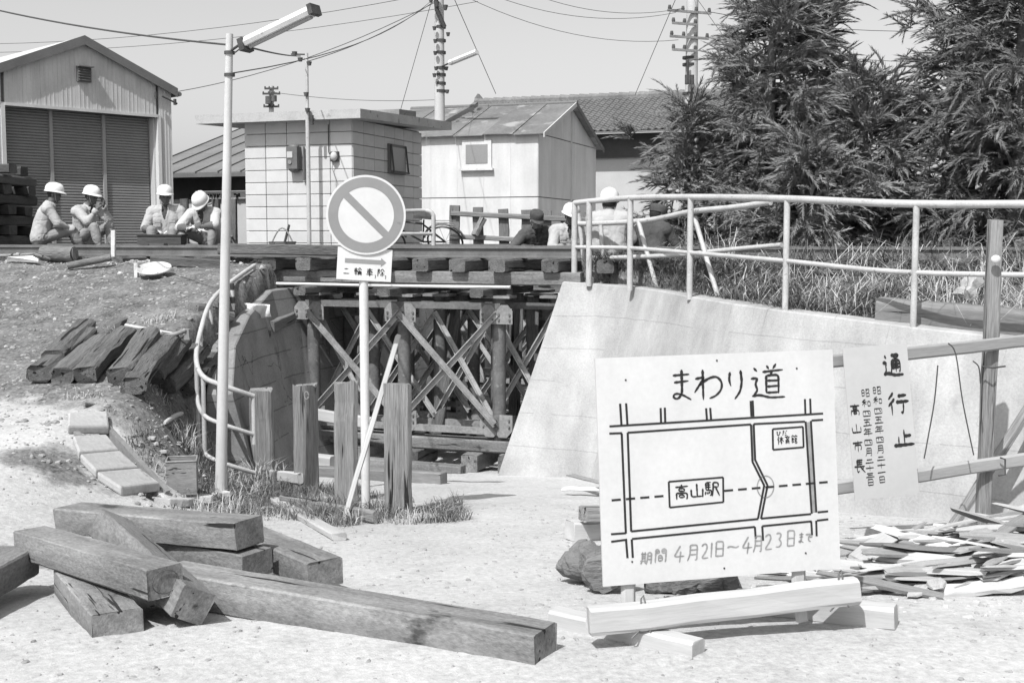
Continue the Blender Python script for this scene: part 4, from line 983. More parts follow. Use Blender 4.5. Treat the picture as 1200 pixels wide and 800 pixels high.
for a_, b_ in (((176, 299), (803, 267)), ((176, 320), (212, 319)), ((228, 318), (586, 297)), ((594, 296), (748, 290)), ((768, 287), (803, 285)), ((186, 614), (228, 611)), ((243, 606), (612, 571)), ((620, 570), (770, 557)), ((790, 552), (822, 549)),
               ((187, 636), (232, 630)), ((246, 628), (602, 594)), ((624, 592), (772, 578)), ((788, 576), (823, 572)),
               ((205, 233), (210, 296)), ((222, 232), (227, 296)), ((211, 320), (228, 612)), ((228, 318), (243, 606)), ((229, 632), (234, 684)), ((245, 629), (249, 683)),
               ((321, 247), (323, 290)), ((333, 246), (335, 289)), ((453, 249), (456, 284)), ((465, 248), (468, 283)), ((584, 229), (587, 274)), ((590, 228), (593, 274)),
               ((747, 225), (749, 268)), ((763, 224), (765, 266)), ((586, 297), (592, 405)), ((594, 296), (600, 400)), ((592, 405), (628, 474)), ((600, 400), (638, 474)), ((628, 474), (611, 570)), ((638, 474), (620, 570)), ((602, 594), (605, 628)), ((624, 592), (627, 634)),
               ((750, 290), (772, 556)), ((766, 288), (786, 552)), ((771, 578), (774, 618)), ((786, 576), (788, 621))): seg(zz(*a_), zz(*b_), K)
for k in range(16):       # the railway, a dashed line
    x0 = 186 + k * 40.5
    if 345 < x0 + 13 < 505: continue
    f = lambda x: (x, 515 - (x - 186) * .0795); seg(zz(*f(x0)), zz(*f(x0 + 26)), 2.6)
for q in (((348, 462), (506, 450), (508, 522), (352, 537)), ((651, 311), (742, 305), (745, 364), (653, 371))):
    for i in range(4): seg(zz(*q[i]), zz(*q[(i + 1) % 4]), 2.2)
lines.build('map_lines', 'ink', db)
mb = MB(); q = [bpx(*zz(*p)) for p in ((754, 292), (764, 291), (784, 552), (774, 554))]; mb.add([BQ(u, v, .0009) for u, v in q], [(0, 1, 2, 3)])
q = [bpx(*zz(*p)) for p in ((588, 300), (593, 300), (599, 402), (594, 404))]; mb.add([BQ(u, v, .0009) for u, v in q], [(0, 1, 2, 3)])
pts = [bpx(*zz(632 + 25 * math.cos(k * .3142), 478 + 32 * math.sin(k * .3142))) for k in range(21)]; ribbon(mb, pts, .005, .005, t3, False)
mb.build('detour_route', 'pencil', db)
chars(db, 'place_character', 'ink', [(ch, *bpx(*zz(362 + k * 44, 470 - k * 4)), .066, .072, .0075) for k, ch in enumerate(('taka', 'yama', 'eki'))], t3)
chars(db, 'place_character', 'ink', [(ch, *bpx(*zz(664 + k * 21, 331 - k * 1.5)), .029, .042, .0042) for k, ch in enumerate(('tai', 'iku', 'kn'))], t3)
chars(db, 'place_character', 'ink', [(ch, *bpx(*zz(660 + k * 18, 315 - k)), .024, .028, .0038) for k, ch in enumerate(('hi', 'da'))], t3)
chars(db, 'date_character', 'pencil', [(ch, *bpx(*zz(x, y)), w_ * .4 / 279, h_ * .4 / 259, .0072) for ch, x, y, w_, h_ in (('ki', 268, 664, 36, 42), ('kan', 308, 655, 38, 46), ('4', 358, 648, 44, 52), ('gatsu', 400, 644, 42, 52), ('2', 438, 640, 34, 50), ('1', 458, 638, 32, 48), ('nichi', 478, 634, 40, 50), ('~', 518, 636, 40, 34), ('4', 556, 622, 44, 54), ('gatsu', 592, 618, 38, 54), ('2', 624, 612, 36, 54), ('3', 656, 608, 36, 52), ('nichi', 690, 602, 38, 54), ('ma', 728, 610, 24, 34), ('de', 750, 610, 26, 32))], t3, .12)
for px, D0 in ((737, 4.82), (933, 5.0)):
    a = at(px, 735 if px < 800 else 715, D0 + .03); b = BQ(.13 if px < 800 else .83, .3, -.026)
    a = b + (BQ(.11 if px < 800 else .83, 1.0, -.026) - b).normalized() * (b.z - a.z + .02) * 1.01
    timber('leg', a, b, .062, .026, 'timber_pale', db, up=bn)
def pbeam(name, a, b, w_, h_, mat, **k): return timber(name, at(*a), at(*b), w_, h_, mat, **k)
pbeam('skid', (650, 725, 5.05), (818, 764, 4.64), .10, .10, 'timber_pale', parent=db)
pbeam('skid', (862, 703, 5.33), (1050, 723, 5.02), .10, .10, 'timber_pale', parent=db)
pbeam('crossbeam', (690, 728, 4.70), (1004, 691, 4.96), .07, .112, 'timber_pale', parent=db)
for px, py, D in ((747, 724, 4.70), (980, 693, 4.90)):
    c = at(px, py, D); MB().tube([c + bx * .06 * math.cos(t) * .6 - bn * .02 + by * .085 * math.sin(t) + bx * .02 * t for t in [k * .7 - 1.4 for k in range(9)]], .004, 5).build('tie_wire', 'steel_dark', db)

# ================================================================== ROAD CLOSED NOTICE ON ITS BARRICADE
bar = empty('barricade', at(1153, 622, 8.0), 'timber barricade post with two pale rails in front of the big concrete wall', 'barricade')
tp = at(1167, 258, 8.05); ft_ = at(1150, 640, 8.0); ft_.z = gz(ft_.x, ft_.y) - .05
timber('post', ft_, tp, .088, .085, 'timber_grey', bar, seg=8)
timber('rail', at(968, 424, 7.55), at(1240, 395, 8.1), .035, .085, 'timber_dull', bar)
timber('rail', at(972, 572, 7.55), at(1240, 532, 8.1), .035, .09, 'timber_dull', bar)
ft2 = at(1236, 640, 8.15); ft2.z = gz(ft2.x, ft2.y) - .05
timber('post', ft2, at(1238, 380, 8.15), .07, .06, 'timber_dull', bar)
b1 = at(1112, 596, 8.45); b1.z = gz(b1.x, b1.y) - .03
timber('slanted_timber', b1, at(1212, 468, 8.62), .075, .06, 'timber_grey', bar)  # added timber, a solid stand-in for the diagonal shadow cast on the wall
c = at(1167, 304, 7.95); MB().ball(c, (.035, .02, .03), 8, 6).build('nail_plate', 'white_paint', bar)
MB().tube([at(1150, 429, 7.93), at(1163, 431, 7.9), at(1178, 429, 7.95)], .006, 5).build('tie_wire', 'iron', bar)
MB().tube([at(1172, 536, 7.9), at(1178, 538, 7.9), at(1178, 556, 7.9), at(1170, 557, 7.9)], .006, 5).build('tie_wire', 'iron', bar)
nt_ = empty('closure_notice', at(1030, 590, 7.45), 'tall white paper notice with brushed characters hung on the barricade rails', 'notice')
nTL, nTR, nBL = at(987, 408, 7.52), at(1062, 402, 7.62), at(1000, 586, 7.42)
nx = (nTR - nTL); NW = nx.length; nx.normalize(); nd = (nBL - nTL); nd = nd - nx * nd.dot(nx); NH = nd.length; nd.normalize(); nn = -nx.cross(nd)
if nn.y > 0: nn = -nn
def NQ(u, v, o=.0): return nTL + nx * (u * NW) + nd * (v * NH) + nn * o
MB().prism([NQ(0, 0), NQ(1, 0), NQ(1, 1), NQ(0, 1)], nn * .006).build('sheet', 'paper', nt_)
n3 = lambda u, v: NQ(u, v, .0075)
chars(nt_, 'title_character', 'ink', [(ch, u, v, w_, h_, .024) for ch, u, v, w_, h_ in (('tsu', .58, .06, .34, .155), ('kou', .60, .31, .36, .165), ('tome', .66, .56, .34, .125))], n3)
col1 = ['shou', 'wa2', 'yon', 'go', 'nen', 'yon', 'gatsu', 'ni', 'juu', 'ichi', 'nichi']; col2 = ['shou', 'wa2', 'yon', 'go', 'nen', 'yon', 'gatsu', 'ni', 'juu', 'san', 'nichi']
hs = [.07, .07, .06, .06, .07, .06, .07, .045, .05, .04, .055]
for u0, cl, v0 in ((.40, col1, .265), (.22, col2, .275)):
    v = v0
    for ch, h_ in zip(cl, hs): chars(nt_, 'date_character', 'ink', [(ch, u0 + (v - v0) * -.06, v, .15, h_ * .84, .0078)], n3); v += h_
v = .37
for ch, h_ in (('taka', .10), ('yama', .09), ('shi', .10), ('chou', .12)): chars(nt_, 'office_character', 'ink', [(ch, .02, v, .18, h_ * .8, .012)], n3); v += h_ + .025
for lab, pts in (('thin wire hanging in a loop left of the barricade post', [(1099, 428, 7.6), (1095, 470, 7.6), (1088, 510, 7.58), (1083, 537, 7.56)]), ('thin wire dangling beside the notice from the upper rail', [(1111, 402, 7.7), (1120, 415, 7.68), (1128, 470, 7.66), (1141, 533, 7.64)]), ('short kinked wire end on the upper barricade rail', [(1140, 423, 7.75), (1147, 430, 7.75), (1149, 449, 7.75)])):
    MB().tube(smooth_path([at(*p) for p in pts], 4), .0045, 5).build('loose_wire', 'iron', label=lab, cat='wire', group='wires on the barricade')

# ================================================================== ROUND TRAFFIC SIGN
sp = at(429, 607, 9.2); sp.z = gz(sp.x, sp.y) - .05
sg_ = empty('traffic_sign', sp, 'round no-vehicles sign with grey ring and slash on a white post', 'sign')
st_ = at(429, 215, 9.2); MB().tube([sp, Vector((sp.x, sp.y, st_.z))], .035, 12).build('post', 'white_paint', sg_)
mb = MB(); mb.tube([Vector((sp.x - .038, sp.y - .02, sp.z + 1.0)), Vector((sp.x - .038, sp.y - .02, st_.z - .3))], .006, 4)
C = at(429, 252, 9.14); sx = Vector((.985, .17, 0)).normalized(); sx = (sx + Vector((0, 0, -.035))).normalized(); sz = Vector((.04, -.03, 1)); sz = (sz - sx * sz.dot(sx)).normalized(); sn = sx.cross(sz)
if sn.y > 0: sn = -sn
RD = .302
def disc(r, o0, o1, n=56):
    mb = MB(); mb.prism([C + sx * r * math.cos(2 * math.pi * k / n) + sz * r * math.sin(2 * math.pi * k / n) + sn * o0 for k in range(n)], sn * (o1 - o0)); return mb
disc(RD, -.003, 0).build('disc', 'sign_white', sg_)
mb = MB(); n = 64; Vr = []
for k in range(n):
    a = 2 * math.pi * k / n
    for r in (RD * .945, RD * .70): Vr.append(C + sx * r * math.cos(a) + sz * r * math.sin(a) + sn * .0015)
mb.add(Vr, [(2 * k, 2 * k + 1, (2 * k + 3) % (2 * n), (2 * k + 2) % (2 * n)) for k in range(n)]); mb.build('ring', 'sign_grey', sg_)
mb = MB(); d = (sx * math.cos(R(-43)) + sz * math.sin(R(-43))); e = sn.cross(d); r = RD * .715
mb.add([C + d * -r + e * .028 + sn * .0012, C + d * r + e * .028 + sn * .0012, C + d * r - e * .028 + sn * .0012, C + d * -r - e * .028 + sn * .0012], [(0, 1, 2, 3)]); mb.build('slash', 'sign_grey', sg_)
pl = [at(396, 289, 9.12), at(460, 293, 9.2), at(460, 331, 9.2), at(396, 327, 9.12)]
px_ = (pl[1] - pl[0]); PW = px_.length; px_.normalize(); pd = (pl[3] - pl[0]); pd = pd - px_ * pd.dot(px_); PH = pd.length; pd.normalize(); pn = sn
def PQ(u, v, o=0): return pl[0] + px_ * u * PW + pd * v * PH + pn * o
MB().prism([PQ(0, 0, -.003), PQ(1, 0, -.003), PQ(1, 1, -.003), PQ(0, 1, -.003)], pn * .003).build('supplementary_plate', 'sign_white', sg_)
p3_ = lambda u, v: PQ(u, v, .0013)
mb = MB(); mb.add([p3_(*q) for q in ((.14, .34), (.80, .34), (.80, .27), (.90, .41), (.80, .55), (.80, .48), (.14, .48))], [(0, 1, 5, 6), (2, 3, 4)]); mb.build('arrow', 'sign_grey', sg_)
chars(sg_, 'plate_character', 'ink', [(ch, u, .60, w_, .26, lw) for ch, u, w_, lw in (('ni', .11, .13, .03), ('rin', .31, .15, .02), ('sha', .53, .15, .024), ('jo', .74, .14, .018))], p3_)
mb = MB()
for u in (.705, .895): ribbon(mb, [(u, .80), (u + .01, .87), (u, .92)], .014, .01, p3_)
mb.build('plate_brackets', 'ink', sg_)
for dz in (.17, -.17): MB().box(C + sz * dz - sn * .06, (.1, .05, .03)).build('clamp', 'steel_mid', sg_)

# ================================================================== TIMBERS
def T(name, a, b, w_, h_, mat, label, grp=None, cat='timber', **k): return timber(name, at(*a), at(*b), w_, h_, mat, label=label, cat=cat, group=grp, **k)
G1 = 'square timbers heaped in the foreground'
kw = dict(grp=G1, jit=.0015, ch=.007, seg=14, endj=.008)
T('squared_timber', (292, 624, 5.75), (82, 606, 6.45), .20, .135, 'timber_new', 'uppermost timber at the back of the foreground heap, lying left to right', **kw)
T('squared_timber', (302, 661.5, 5.72), (140, 632, 6.35), .20, .135, 'timber_new', 'lower timber directly under the rear top one in the foreground heap', **kw)
tc_ = T('squared_timber', (193, 681, 5.0), (36, 634, 5.85), .17, .135, 'timber_new', 'foreground heap timber with a ring scribed on its near end', **kw)
T('squared_timber', (226, 709, 5.0), (128, 617, 6.0), .165, .145, 'timber_new', 'timber tipped on edge and crossing diagonally through the foreground heap', roll=R(28), **kw)
T('squared_timber', (138, 733, 4.9), (90, 678, 5.62), .21, .125, 'timber_new', 'short timber lying in front at the left of the heap', **kw)
T('squared_timber', (381, 671, 5.66), (292, 633, 6.35), .19, .13, 'timber_new', 'short timber poking out to the right behind the foreground heap', **kw)
T('squared_timber', (640, 758, 4.6), (200, 680, 5.5), .195, .155, 'timber_new', 'longest timber, running from the heap to the bottom centre of the picture', **kw)
T('squared_timber', (22, 656, 5.8), (-70, 706, 4.95), .20, .14, 'timber_new', 'timber cut off by the left edge of the picture', **kw)
m = frame(at(193, 681, 5.0), at(36, 634, 5.85)); xx = m.to_3x3() @ Vector((1, 0, 0)); yy_ = m.to_3x3() @ Vector((0, 1, 0)); zz_ = m.to_3x3() @ Vector((0, 0, 1)); c = at(193, 681, 5.0) - xx * .007
MB().tube([c + yy_ * .062 * math.cos(k * .2618) + zz_ * .05 * math.sin(k * .2618) for k in range(25)], .0022, 5, cap=False).build('scribed_ring', 'sleeper_dark', tc_)

G2 = 'worn sleepers piled on the bank'
pile = [((47, 440, 10.65), (104, 391, 12.0), 'lowest worn sleeper at the far left of the pile on the bank'), ((70, 441, 10.7), (120, 400, 12.0), 'second worn sleeper from the left on the ground of the bank pile'), ((98, 440, 10.6), (147, 392, 12.1), 'third worn sleeper of the bank pile, splintered at its near end'),
        ((141, 443, 10.6), (176, 394, 12.1), 'fourth worn sleeper of the bank pile, with a round worn end'), ((157, 453, 10.4), (197, 400, 11.9), 'fifth worn sleeper of the bank pile, reaching lowest in the middle'), ((178, 442, 10.7), (213, 401, 11.9), 'sixth worn sleeper of the bank pile, under the pick'), ((193, 455, 10.4), (232, 414, 11.6), 'seventh worn sleeper of the bank pile, next to the railing'), ((215, 457, 10.4), (252, 420, 11.6), 'rightmost worn sleeper of the bank pile, behind the railing')]
for a, b, lab in pile:
    A, B = gp(a[0], a[1], .085), gp(b[0], b[1], .085)
    timber('worn_sleeper', A, B, .21, .16, 'sleeper_old', label=lab, cat='sleeper', group=G2, jit=.014, ch=.035, endj=.03, roll=rnd.uniform(-.15, .15))
T('worn_sleeper', (62, 421, 10.75), (101, 381, 12.0), .20, .15, 'sleeper_old', 'worn sleeper lying on top of the left end of the bank pile', G2, 'sleeper', jit=.012, ch=.03, endj=.025)
T('worn_sleeper', (112, 402, 11.6), (150, 374, 12.8), .20, .15, 'sleeper_old', 'worn sleeper on top at the back of the bank pile', G2, 'sleeper', jit=.012, ch=.03, endj=.03)
T('worn_sleeper', (225, 362, 12.6), (268, 372, 13.0), .18, .14, 'sleeper_old', 'worn sleeper end jutting from the bank left of the curved railing', G2, 'sleeper', jit=.01, ch=.03)
# crib stack of dark sleepers at the left edge
G3 = 'dark sleepers stacked at the left edge'
ord_ = ['bottom', 'second', 'third', 'fourth', 'fifth', 'sixth', 'seventh', 'eighth', 'ninth', 'top']
sc0 = at(-32, 280, 19.6); zb = gz(sc0.x, sc0.y)
for L in range(9):
    z = zb + .085 + L * .165
    if L % 2 == 0:
        for k in range(3):
            y = sc0.y - .75 + k * .75
            timber('stacked_sleeper', Vector((sc0.x - 1.3, y + rnd.uniform(-.04, .04) + .2, z)), Vector((sc0.x + .72 + rnd.uniform(-.1, .1), y - .2, z)), .22, .155, 'sleeper_dark', label='dark sleeper lying lengthwise in the %s layer of the left stack, %s row' % (ord_[L], ['front', 'middle', 'back'][k]), cat='sleeper', group=G3, jit=.008, ch=.02)
    else:
        for k in range(5):
            x = sc0.x - .62 + k * .28
            timber('stacked_sleeper', Vector((x + rnd.uniform(-.03, .03), sc0.y - 1.0, z)), Vector((x + .12, sc0.y + .9, z)), .21, .155, 'sleeper_dark', label='dark sleeper end in the %s layer of the left stack, %s from the right' % (ord_[L], ['fifth', 'fourth', 'third', 'second', 'first'][k]), cat='sleeper', group=G3, jit=.008, ch=.02)
timber('stacked_sleeper', Vector((sc0.x - .3, sc0.y - .2, zb + 1.56)), Vector((sc0.x + .32, sc0.y - .5, zb + 1.56)), .2, .15, 'sleeper_dark', label='loose short sleeper on top of the left stack', cat='sleeper', group=G3)
timber('stacked_sleeper', Vector((sc0.x + .3, sc0.y - .6, zb + 1.53)), Vector((sc0.x + .7, sc0.y - .75, zb + 1.60)), .12, .06, 'sleeper_dark', label='tilted dark plank at the right top of the left stack', cat='sleeper', group=G3)

# bollards
G4 = 'wooden bollards made of old sleepers'
for (px, y0, y1, D, wd, lab) in ((467, 450, 606, 9.3, .215, 'rightmost and nearest wooden bollard, with the cleanest grain'), (406, 447, 592, 10.3, .2, 'second wooden bollard from the right, with a splintered edge'), (359, 452, 582, 11.1, .225, 'third wooden bollard from the right, with a pale mark near its top'), (308, 456, 572, 12.0, .225, 'leftmost wooden bollard, next to the railing end')):
    b = at(px, y1, D); b.z = gz(b.x, b.y) - .12; t = at(px + rnd.uniform(-2, 0), y0, D)
    o = timber('wooden_bollard', b, t, wd, .15, 'timber_grey', label=lab, cat='bollard', group=G4, jit=.005, ch=.028, seg=7, endj=.03, up=(0, 1, 0), roll=rnd.uniform(-.1, .1))
    if px == 359: 
        c = at(359, 463, D - .14); MB().tube([c + Vector((.02 * math.cos(k * .6), 0, .035 * math.sin(k * .6))) for k in range(11)], .006, 5).build('paint_mark', 'white_paint', o)
T('leaning_pole', (396, 634, 8.75), (467, 393, 9.55), .045, .045, 'timber_pale', 'long thin pale pole leaning against the sign post', cat='pole', ch=.016, seg=7, jit=.003)
def lay(name, a, b, w_, h_, mat, label, grp=None, cat='plank', dz=0.0, **k):
    """on the ground: (px,py) fixes the spot, height comes from the ground"""
    P = []
    for (px, py, D) in (a, b):
        P.append(gp(px, py, h_ / 2 + dz))
    return timber(name, P[0], P[1], w_, h_, mat, label=label, cat=cat, group=grp, **k)
lay('ground_plank', (322, 586, 10.0), (398, 629, 8.8), .10, .05, 'timber_pale', 'pale plank lying below the bollards, ending at the leaning pole')
lay('ground_plank', (330, 586, 10.1), (440, 606, 9.35), .04, .10, 'timber_grey', 'grey board on edge between the bollards and the sign post')
lay('ground_plank', (318, 556, 11.6), (352, 560, 11.3), .06, .10, 'timber_pale', 'short pale board between the two left bollards', dz=.1)
lay('ground_timber', (368, 552, 12.4), (520, 560, 11.9), .12, .12, 'sleeper', 'low dark kerb timber lying behind the bollards', cat='timber')
# ditch with concrete covers
def slab(pts, th, label):
    P = [gp(p[0], p[1], .07) for p in pts]
    mb = MB(); mb.prism(P, (0, 0, -th)); o = mb.build('ditch_cover', 'concrete_slab', label=label, cat='slab', group='concrete covers of the ditch')
    m_ = o.modifiers.new('bevel', 'BEVEL'); m_.width = .016; m_.segments = 2; return o
slab([(79, 500, 9.05), (128, 500, 9.05), (126, 482, 9.55), (80, 484, 9.55)], .07, 'farthest concrete ditch cover, small and square')
slab([(92, 530), (140, 527), (125, 509), (85, 511)], .07, 'second concrete ditch cover from the back, broken at its rim')
slab([(112, 551), (163, 547), (141, 528), (93, 532)], .07, 'third concrete ditch cover from the back, with a worn edge')
slab([(142, 571), (188, 566), (164, 548), (113, 552)], .07, 'nearest concrete ditch cover, beside the white rubble')
mb = MB(); A, B = gp(100, 500), gp(176, 575)
for off in (-.16, .16):
    n_ = (B - A).cross(Vector((0, 0, 1))).normalized() * off; a2, b2 = A + n_, B + n_; a2.z = gz(a2.x, a2.y) - .02; b2.z = gz(b2.x, b2.y) - .02; mb.bar(a2, b2, .05, .10)
mb.build('ditch_channel', 'concrete_old', label='open concrete ditch channel under the cover slabs', cat='ditch')

# tools and odds and ends on the bank
def on(px, py, D, dz=0.0): return gp(px, py, dz)
pk = empty('pickaxe', on(150, 482, 9.5), 'pickaxe lying on the ground just above the ditch covers', 'pickaxe')
MB().tube([on(98, 474, 9.6, .035), on(205, 486, 9.2, .05)], .018, 8).build('handle', 'timber_grey', pk)
MB().tube(smooth_path([on(193, 496, 9.1, .02), on(204, 488, 9.2, .06), on(214, 484, 9.25, .07)], 4), [.012] + [.022] * 7 + [.012], 6).build('head', 'pole_concrete', pk)
pk = empty('pickaxe', on(190, 388, 12), 'pickaxe lying across the pile of worn sleepers', 'pickaxe')
MB().tube([at(147, 381, 11.8), at(212, 393, 11.6)], .018, 8).build('handle', 'timber_pale', pk)
MB().tube(smooth_path([at(178, 391, 11.5), at(196, 393, 11.5), at(210, 390, 11.5), at(218, 386, 11.5)], 4), [.012] + [.022] * 11 + [.012], 6).build('head', 'steel_mid', pk)
MB().prism([at(215, 398, 11.5), at(222, 398, 11.5), at(221, 386, 11.5), at(217, 385, 11.5)], (0, .06, 0)).build('wedge', 'steel_mid', pk)
def stake(px, y0, y1, D, lab, r=.022):
    b = at(px, y1, D); b.z = gz(b.x, b.y) - .08; t = at(px, y0, D); timber('survey_stake', b, t, r * 2, r * 2, 'white_paint', label=lab, cat='stake', group='white survey stakes', ch=.004)
stake(133, 270, 308, 15.6, 'taller white survey stake standing at the near rail', .026)
stake(160, 308, 345, 14.2, 'white survey stake lower on the bank beside the tray')
lg = empty('short_log', on(76, 300, 15.9, .1), 'short thick cut log lying at the top of the bank', 'log')
MB().tube([on(50, 297, 16.0, .12), on(87, 298, 15.85, .11)], .10, 14).build('trunk', 'bark', lg)
MB().tube([on(87, 298, 15.85, .11), on(87.5, 298, 15.845, .11)], .085, 14).build('cut_face', 'timber_grey', lg)
MB().tube([on(79, 312, 15.4, .06), on(130, 302, 15.6, .12)], .045, 10).build('round_pole', 'bark', label='thin round pole lying on the bank right of the short log', cat='pole')
MB().tube([on(-6, 300, 16.1, .1), on(40, 298, 16.0, .16), on(58, 304, 15.8, .06)], .02, 7).build('tool_handle', 'timber_grey', label='thin tool handle lying left of the short log', cat='tool')
mb = MB(); mb.prism([on(8, 306, 15.7, .03), on(45, 308, 15.6, .03), on(36, 303, 16.0, .06), on(20, 301, 16.1, .07)], (0, 0, .05)); mb.build('canvas_bag', 'cloth', label='pale crumpled canvas bag at the left end of the bank', cat='bag')
ty = empty('tray', on(180, 315, 15.0), 'pale oval metal tray lying tilted on the bank', 'tray'); c = on(181, 318, 15.0, .07)
mb = MB(); n = 20
rot = Matrix.Rotation(R(20), 3, 'X')
for (r, z) in ((0, 0.0), (.75, .0), (.93, .035), (1.0, .05)): pass
Vr = [c + rot @ Vector((.20 * k_ * math.cos(t), .20 * k_ * math.sin(t), z_)) for k_, z_ in ((.72, 0), (.95, .03), (1.03, .04)) for t in [2 * math.pi * q / n for q in range(n)]]
mb.add(Vr, [tuple(range(n))] + [(j * n + k, j * n + (k + 1) % n, (j + 1) * n + (k + 1) % n, (j + 1) * n + k) for j in range(2) for k in range(n)]); o = mb.build('dish', 'rubble_white', ty); o.modifiers.new('solid', 'SOLIDIFY').thickness = .01
MB().box(c + Vector((.09, -.10, -.02)), (.06, .03, .012)).build('handle_slot', 'iron', ty)
dk = empty('seat_box', at(192, 288, 17.2), 'dark wooden box on the rail in front of the worker facing us', 'box')
MB().box(at(190, 281, 17.3), (.62, .3, .13)).build('body', 'sleeper_dark', dk)
MB().box(at(190, 275.5, 17.3), (.65, .33, .02)).build('lid', 'sleeper_dark', dk)
MB().box(at(186, 292, 16.9), (.2, .2, .16)).build('prop_block', 'sleeper_dark', dk)
bk = empty('basket', at(330, 288, 18.6), 'small basket with hooped handle in front of the block hut', 'basket'); c = at(331, 286, 18.6)
MB().tube([c - Vector((0, 0, .1)), c + Vector((0, 0, .04))], [.16, .22], 14).build('bowl', 'timber_grey', bk)
MB().tube([c + Vector((-.16 + .32 * k / 8, 0, .03 + .22 * math.sin(math.pi * k / 8))) for k in range(9)], .012, 6).build('handle', 'timber_grey', bk)
MB().tube([c + Vector((.02, .05, 0)), c + Vector((.1, .05, .3))], .02, 6).build('tool', 'iron', bk)
dr = empty('rusty_can', on(214, 556, 8.9), 'open rusty rectangular can standing left of the lamp pole', 'can'); c = gp(214, 574)
mb = MB(); rz = Matrix.Rotation(R(12), 3, 'Z'); s_ = .115
mb.add([c + rz @ Vector((x * s_, y * s_, z)) for z in (-.02, .25) for x, y in ((-1, -1), (1, -1), (1, 1), (-1, 1))], [(0, 1, 2, 3), (0, 1, 5, 4), (1, 2, 6, 5), (2, 3, 7, 6), (3, 0, 4, 7)]); o = mb.build('body', 'sleeper', dr); o.modifiers.new('solid', 'SOLIDIFY').thickness = .006
mb = MB()
for i in range(4):
    q = [c + rz @ Vector((x * s_, y * s_, .25)) for x, y in ((-1, -1), (1, -1), (1, 1), (-1, 1))]; mb.tube([q[i], q[(i + 1) % 4]], .007, 5)
mb.build('rim', 'steel_mid', dr)
# banded stake and cloth by the wing wall
bs_ = empty('banded_stake', at(272, 402, 13.2), 'black and white banded stake beside the curved railing', 'stake')
p0, p1 = at(273, 402, 13.2), at(271, 332, 13.2)
for k in range(9): MB().tube([p0.lerp(p1, k / 9), p0.lerp(p1, (k + 1) / 9)], .032, 8).build('band', 'white_paint' if k % 2 else 'iron', bs_)
cl = MB(); n = 9; Vc = []
for i in range(n):
    for j in range(n):
        u, v = i / (n - 1), j / (n - 1); p = at(284 + 32 * u, 355 + 2 * u + v * (14 + 12 * (1 - u)), 13.5); p.y += .12 * v + .05 * math.sin(u * 9 + v * 3); p.x -= .10 * (1 - u) * v; Vc.append(p)
cl.add(Vc, [(i * n + j, (i + 1) * n + j, (i + 1) * n + j + 1, i * n + j + 1) for i in range(n - 1) for j in range(n - 1)], True)
o = cl.build('cloth_sheet', 'cloth', label='white cloth sheet draped over a reel beside the curved railing', cat='cloth'); o.modifiers.new('solid', 'SOLIDIFY').thickness = .008
MB().tube([at(291, 388, 13.7), at(291, 388, 13.9)], .26, 18).build('cable_reel', 'sleeper_dark', label='dark round reel hanging under the white cloth', cat='reel')

# ---- behind the detour board
lay('squared_timber', (668, 622, 7.2), (740, 618, 7.0), .14, .13, 'timber_pale', 'pale timber end sticking out left of the detour board', cat='timber')
lay('squared_timber', (683, 603, 7.6), (745, 600, 7.5), .11, .10, 'timber_grey', 'grey timber end above the pale one left of the detour board', cat='timber', dz=.13)
def log(a, b, r0, r1, label, seed):
    r_ = random.Random(seed); P0, P1 = at(*a), at(*b); n = 16; pts = [P0.lerp(P1, k / (n - 1)) + Vector((r_.uniform(-.01, .01), 0, r_.uniform(-.012, .012))) for k in range(n)]
    root = empty('log', (P0 + P1) / 2 - Vector((0, 0, r0)), label, 'log', 'rough logs behind the detour board')
    mb = MB(); mb.tube(pts, [(r0 + (r1 - r0) * k / (n - 1)) * r_.uniform(.9, 1.1) for k in range(n)], 18, smooth=False); mb.v = [tuple(Vector(v) + Vector((mnoise.noise(Vector(v) * 22), 0, mnoise.noise(Vector(v) * 22 + Vector((9, 0, 0))))) * .028) for v in mb.v]; o = mb.build('trunk', 'bark', root); 
    MB().tube([P0 - (P1 - P0).normalized() * .006, P0], r0 * .85, 11).build('cut_face', 'timber_grey', root)
a = (672, 678, 6.1); log((667, 660, 6.15), (725, 664, 5.75), .07, .085, 'rough dark log end left of the detour board', 3)
log((686, 648, 6.3), (708, 672, 5.75), .075, .095, 'thick split log leaning against the back of the detour board', 4)
log((756, 678, 5.8), (862, 678, 5.75), .07, .085, 'dark log lying under the bottom edge of the detour board', 5)

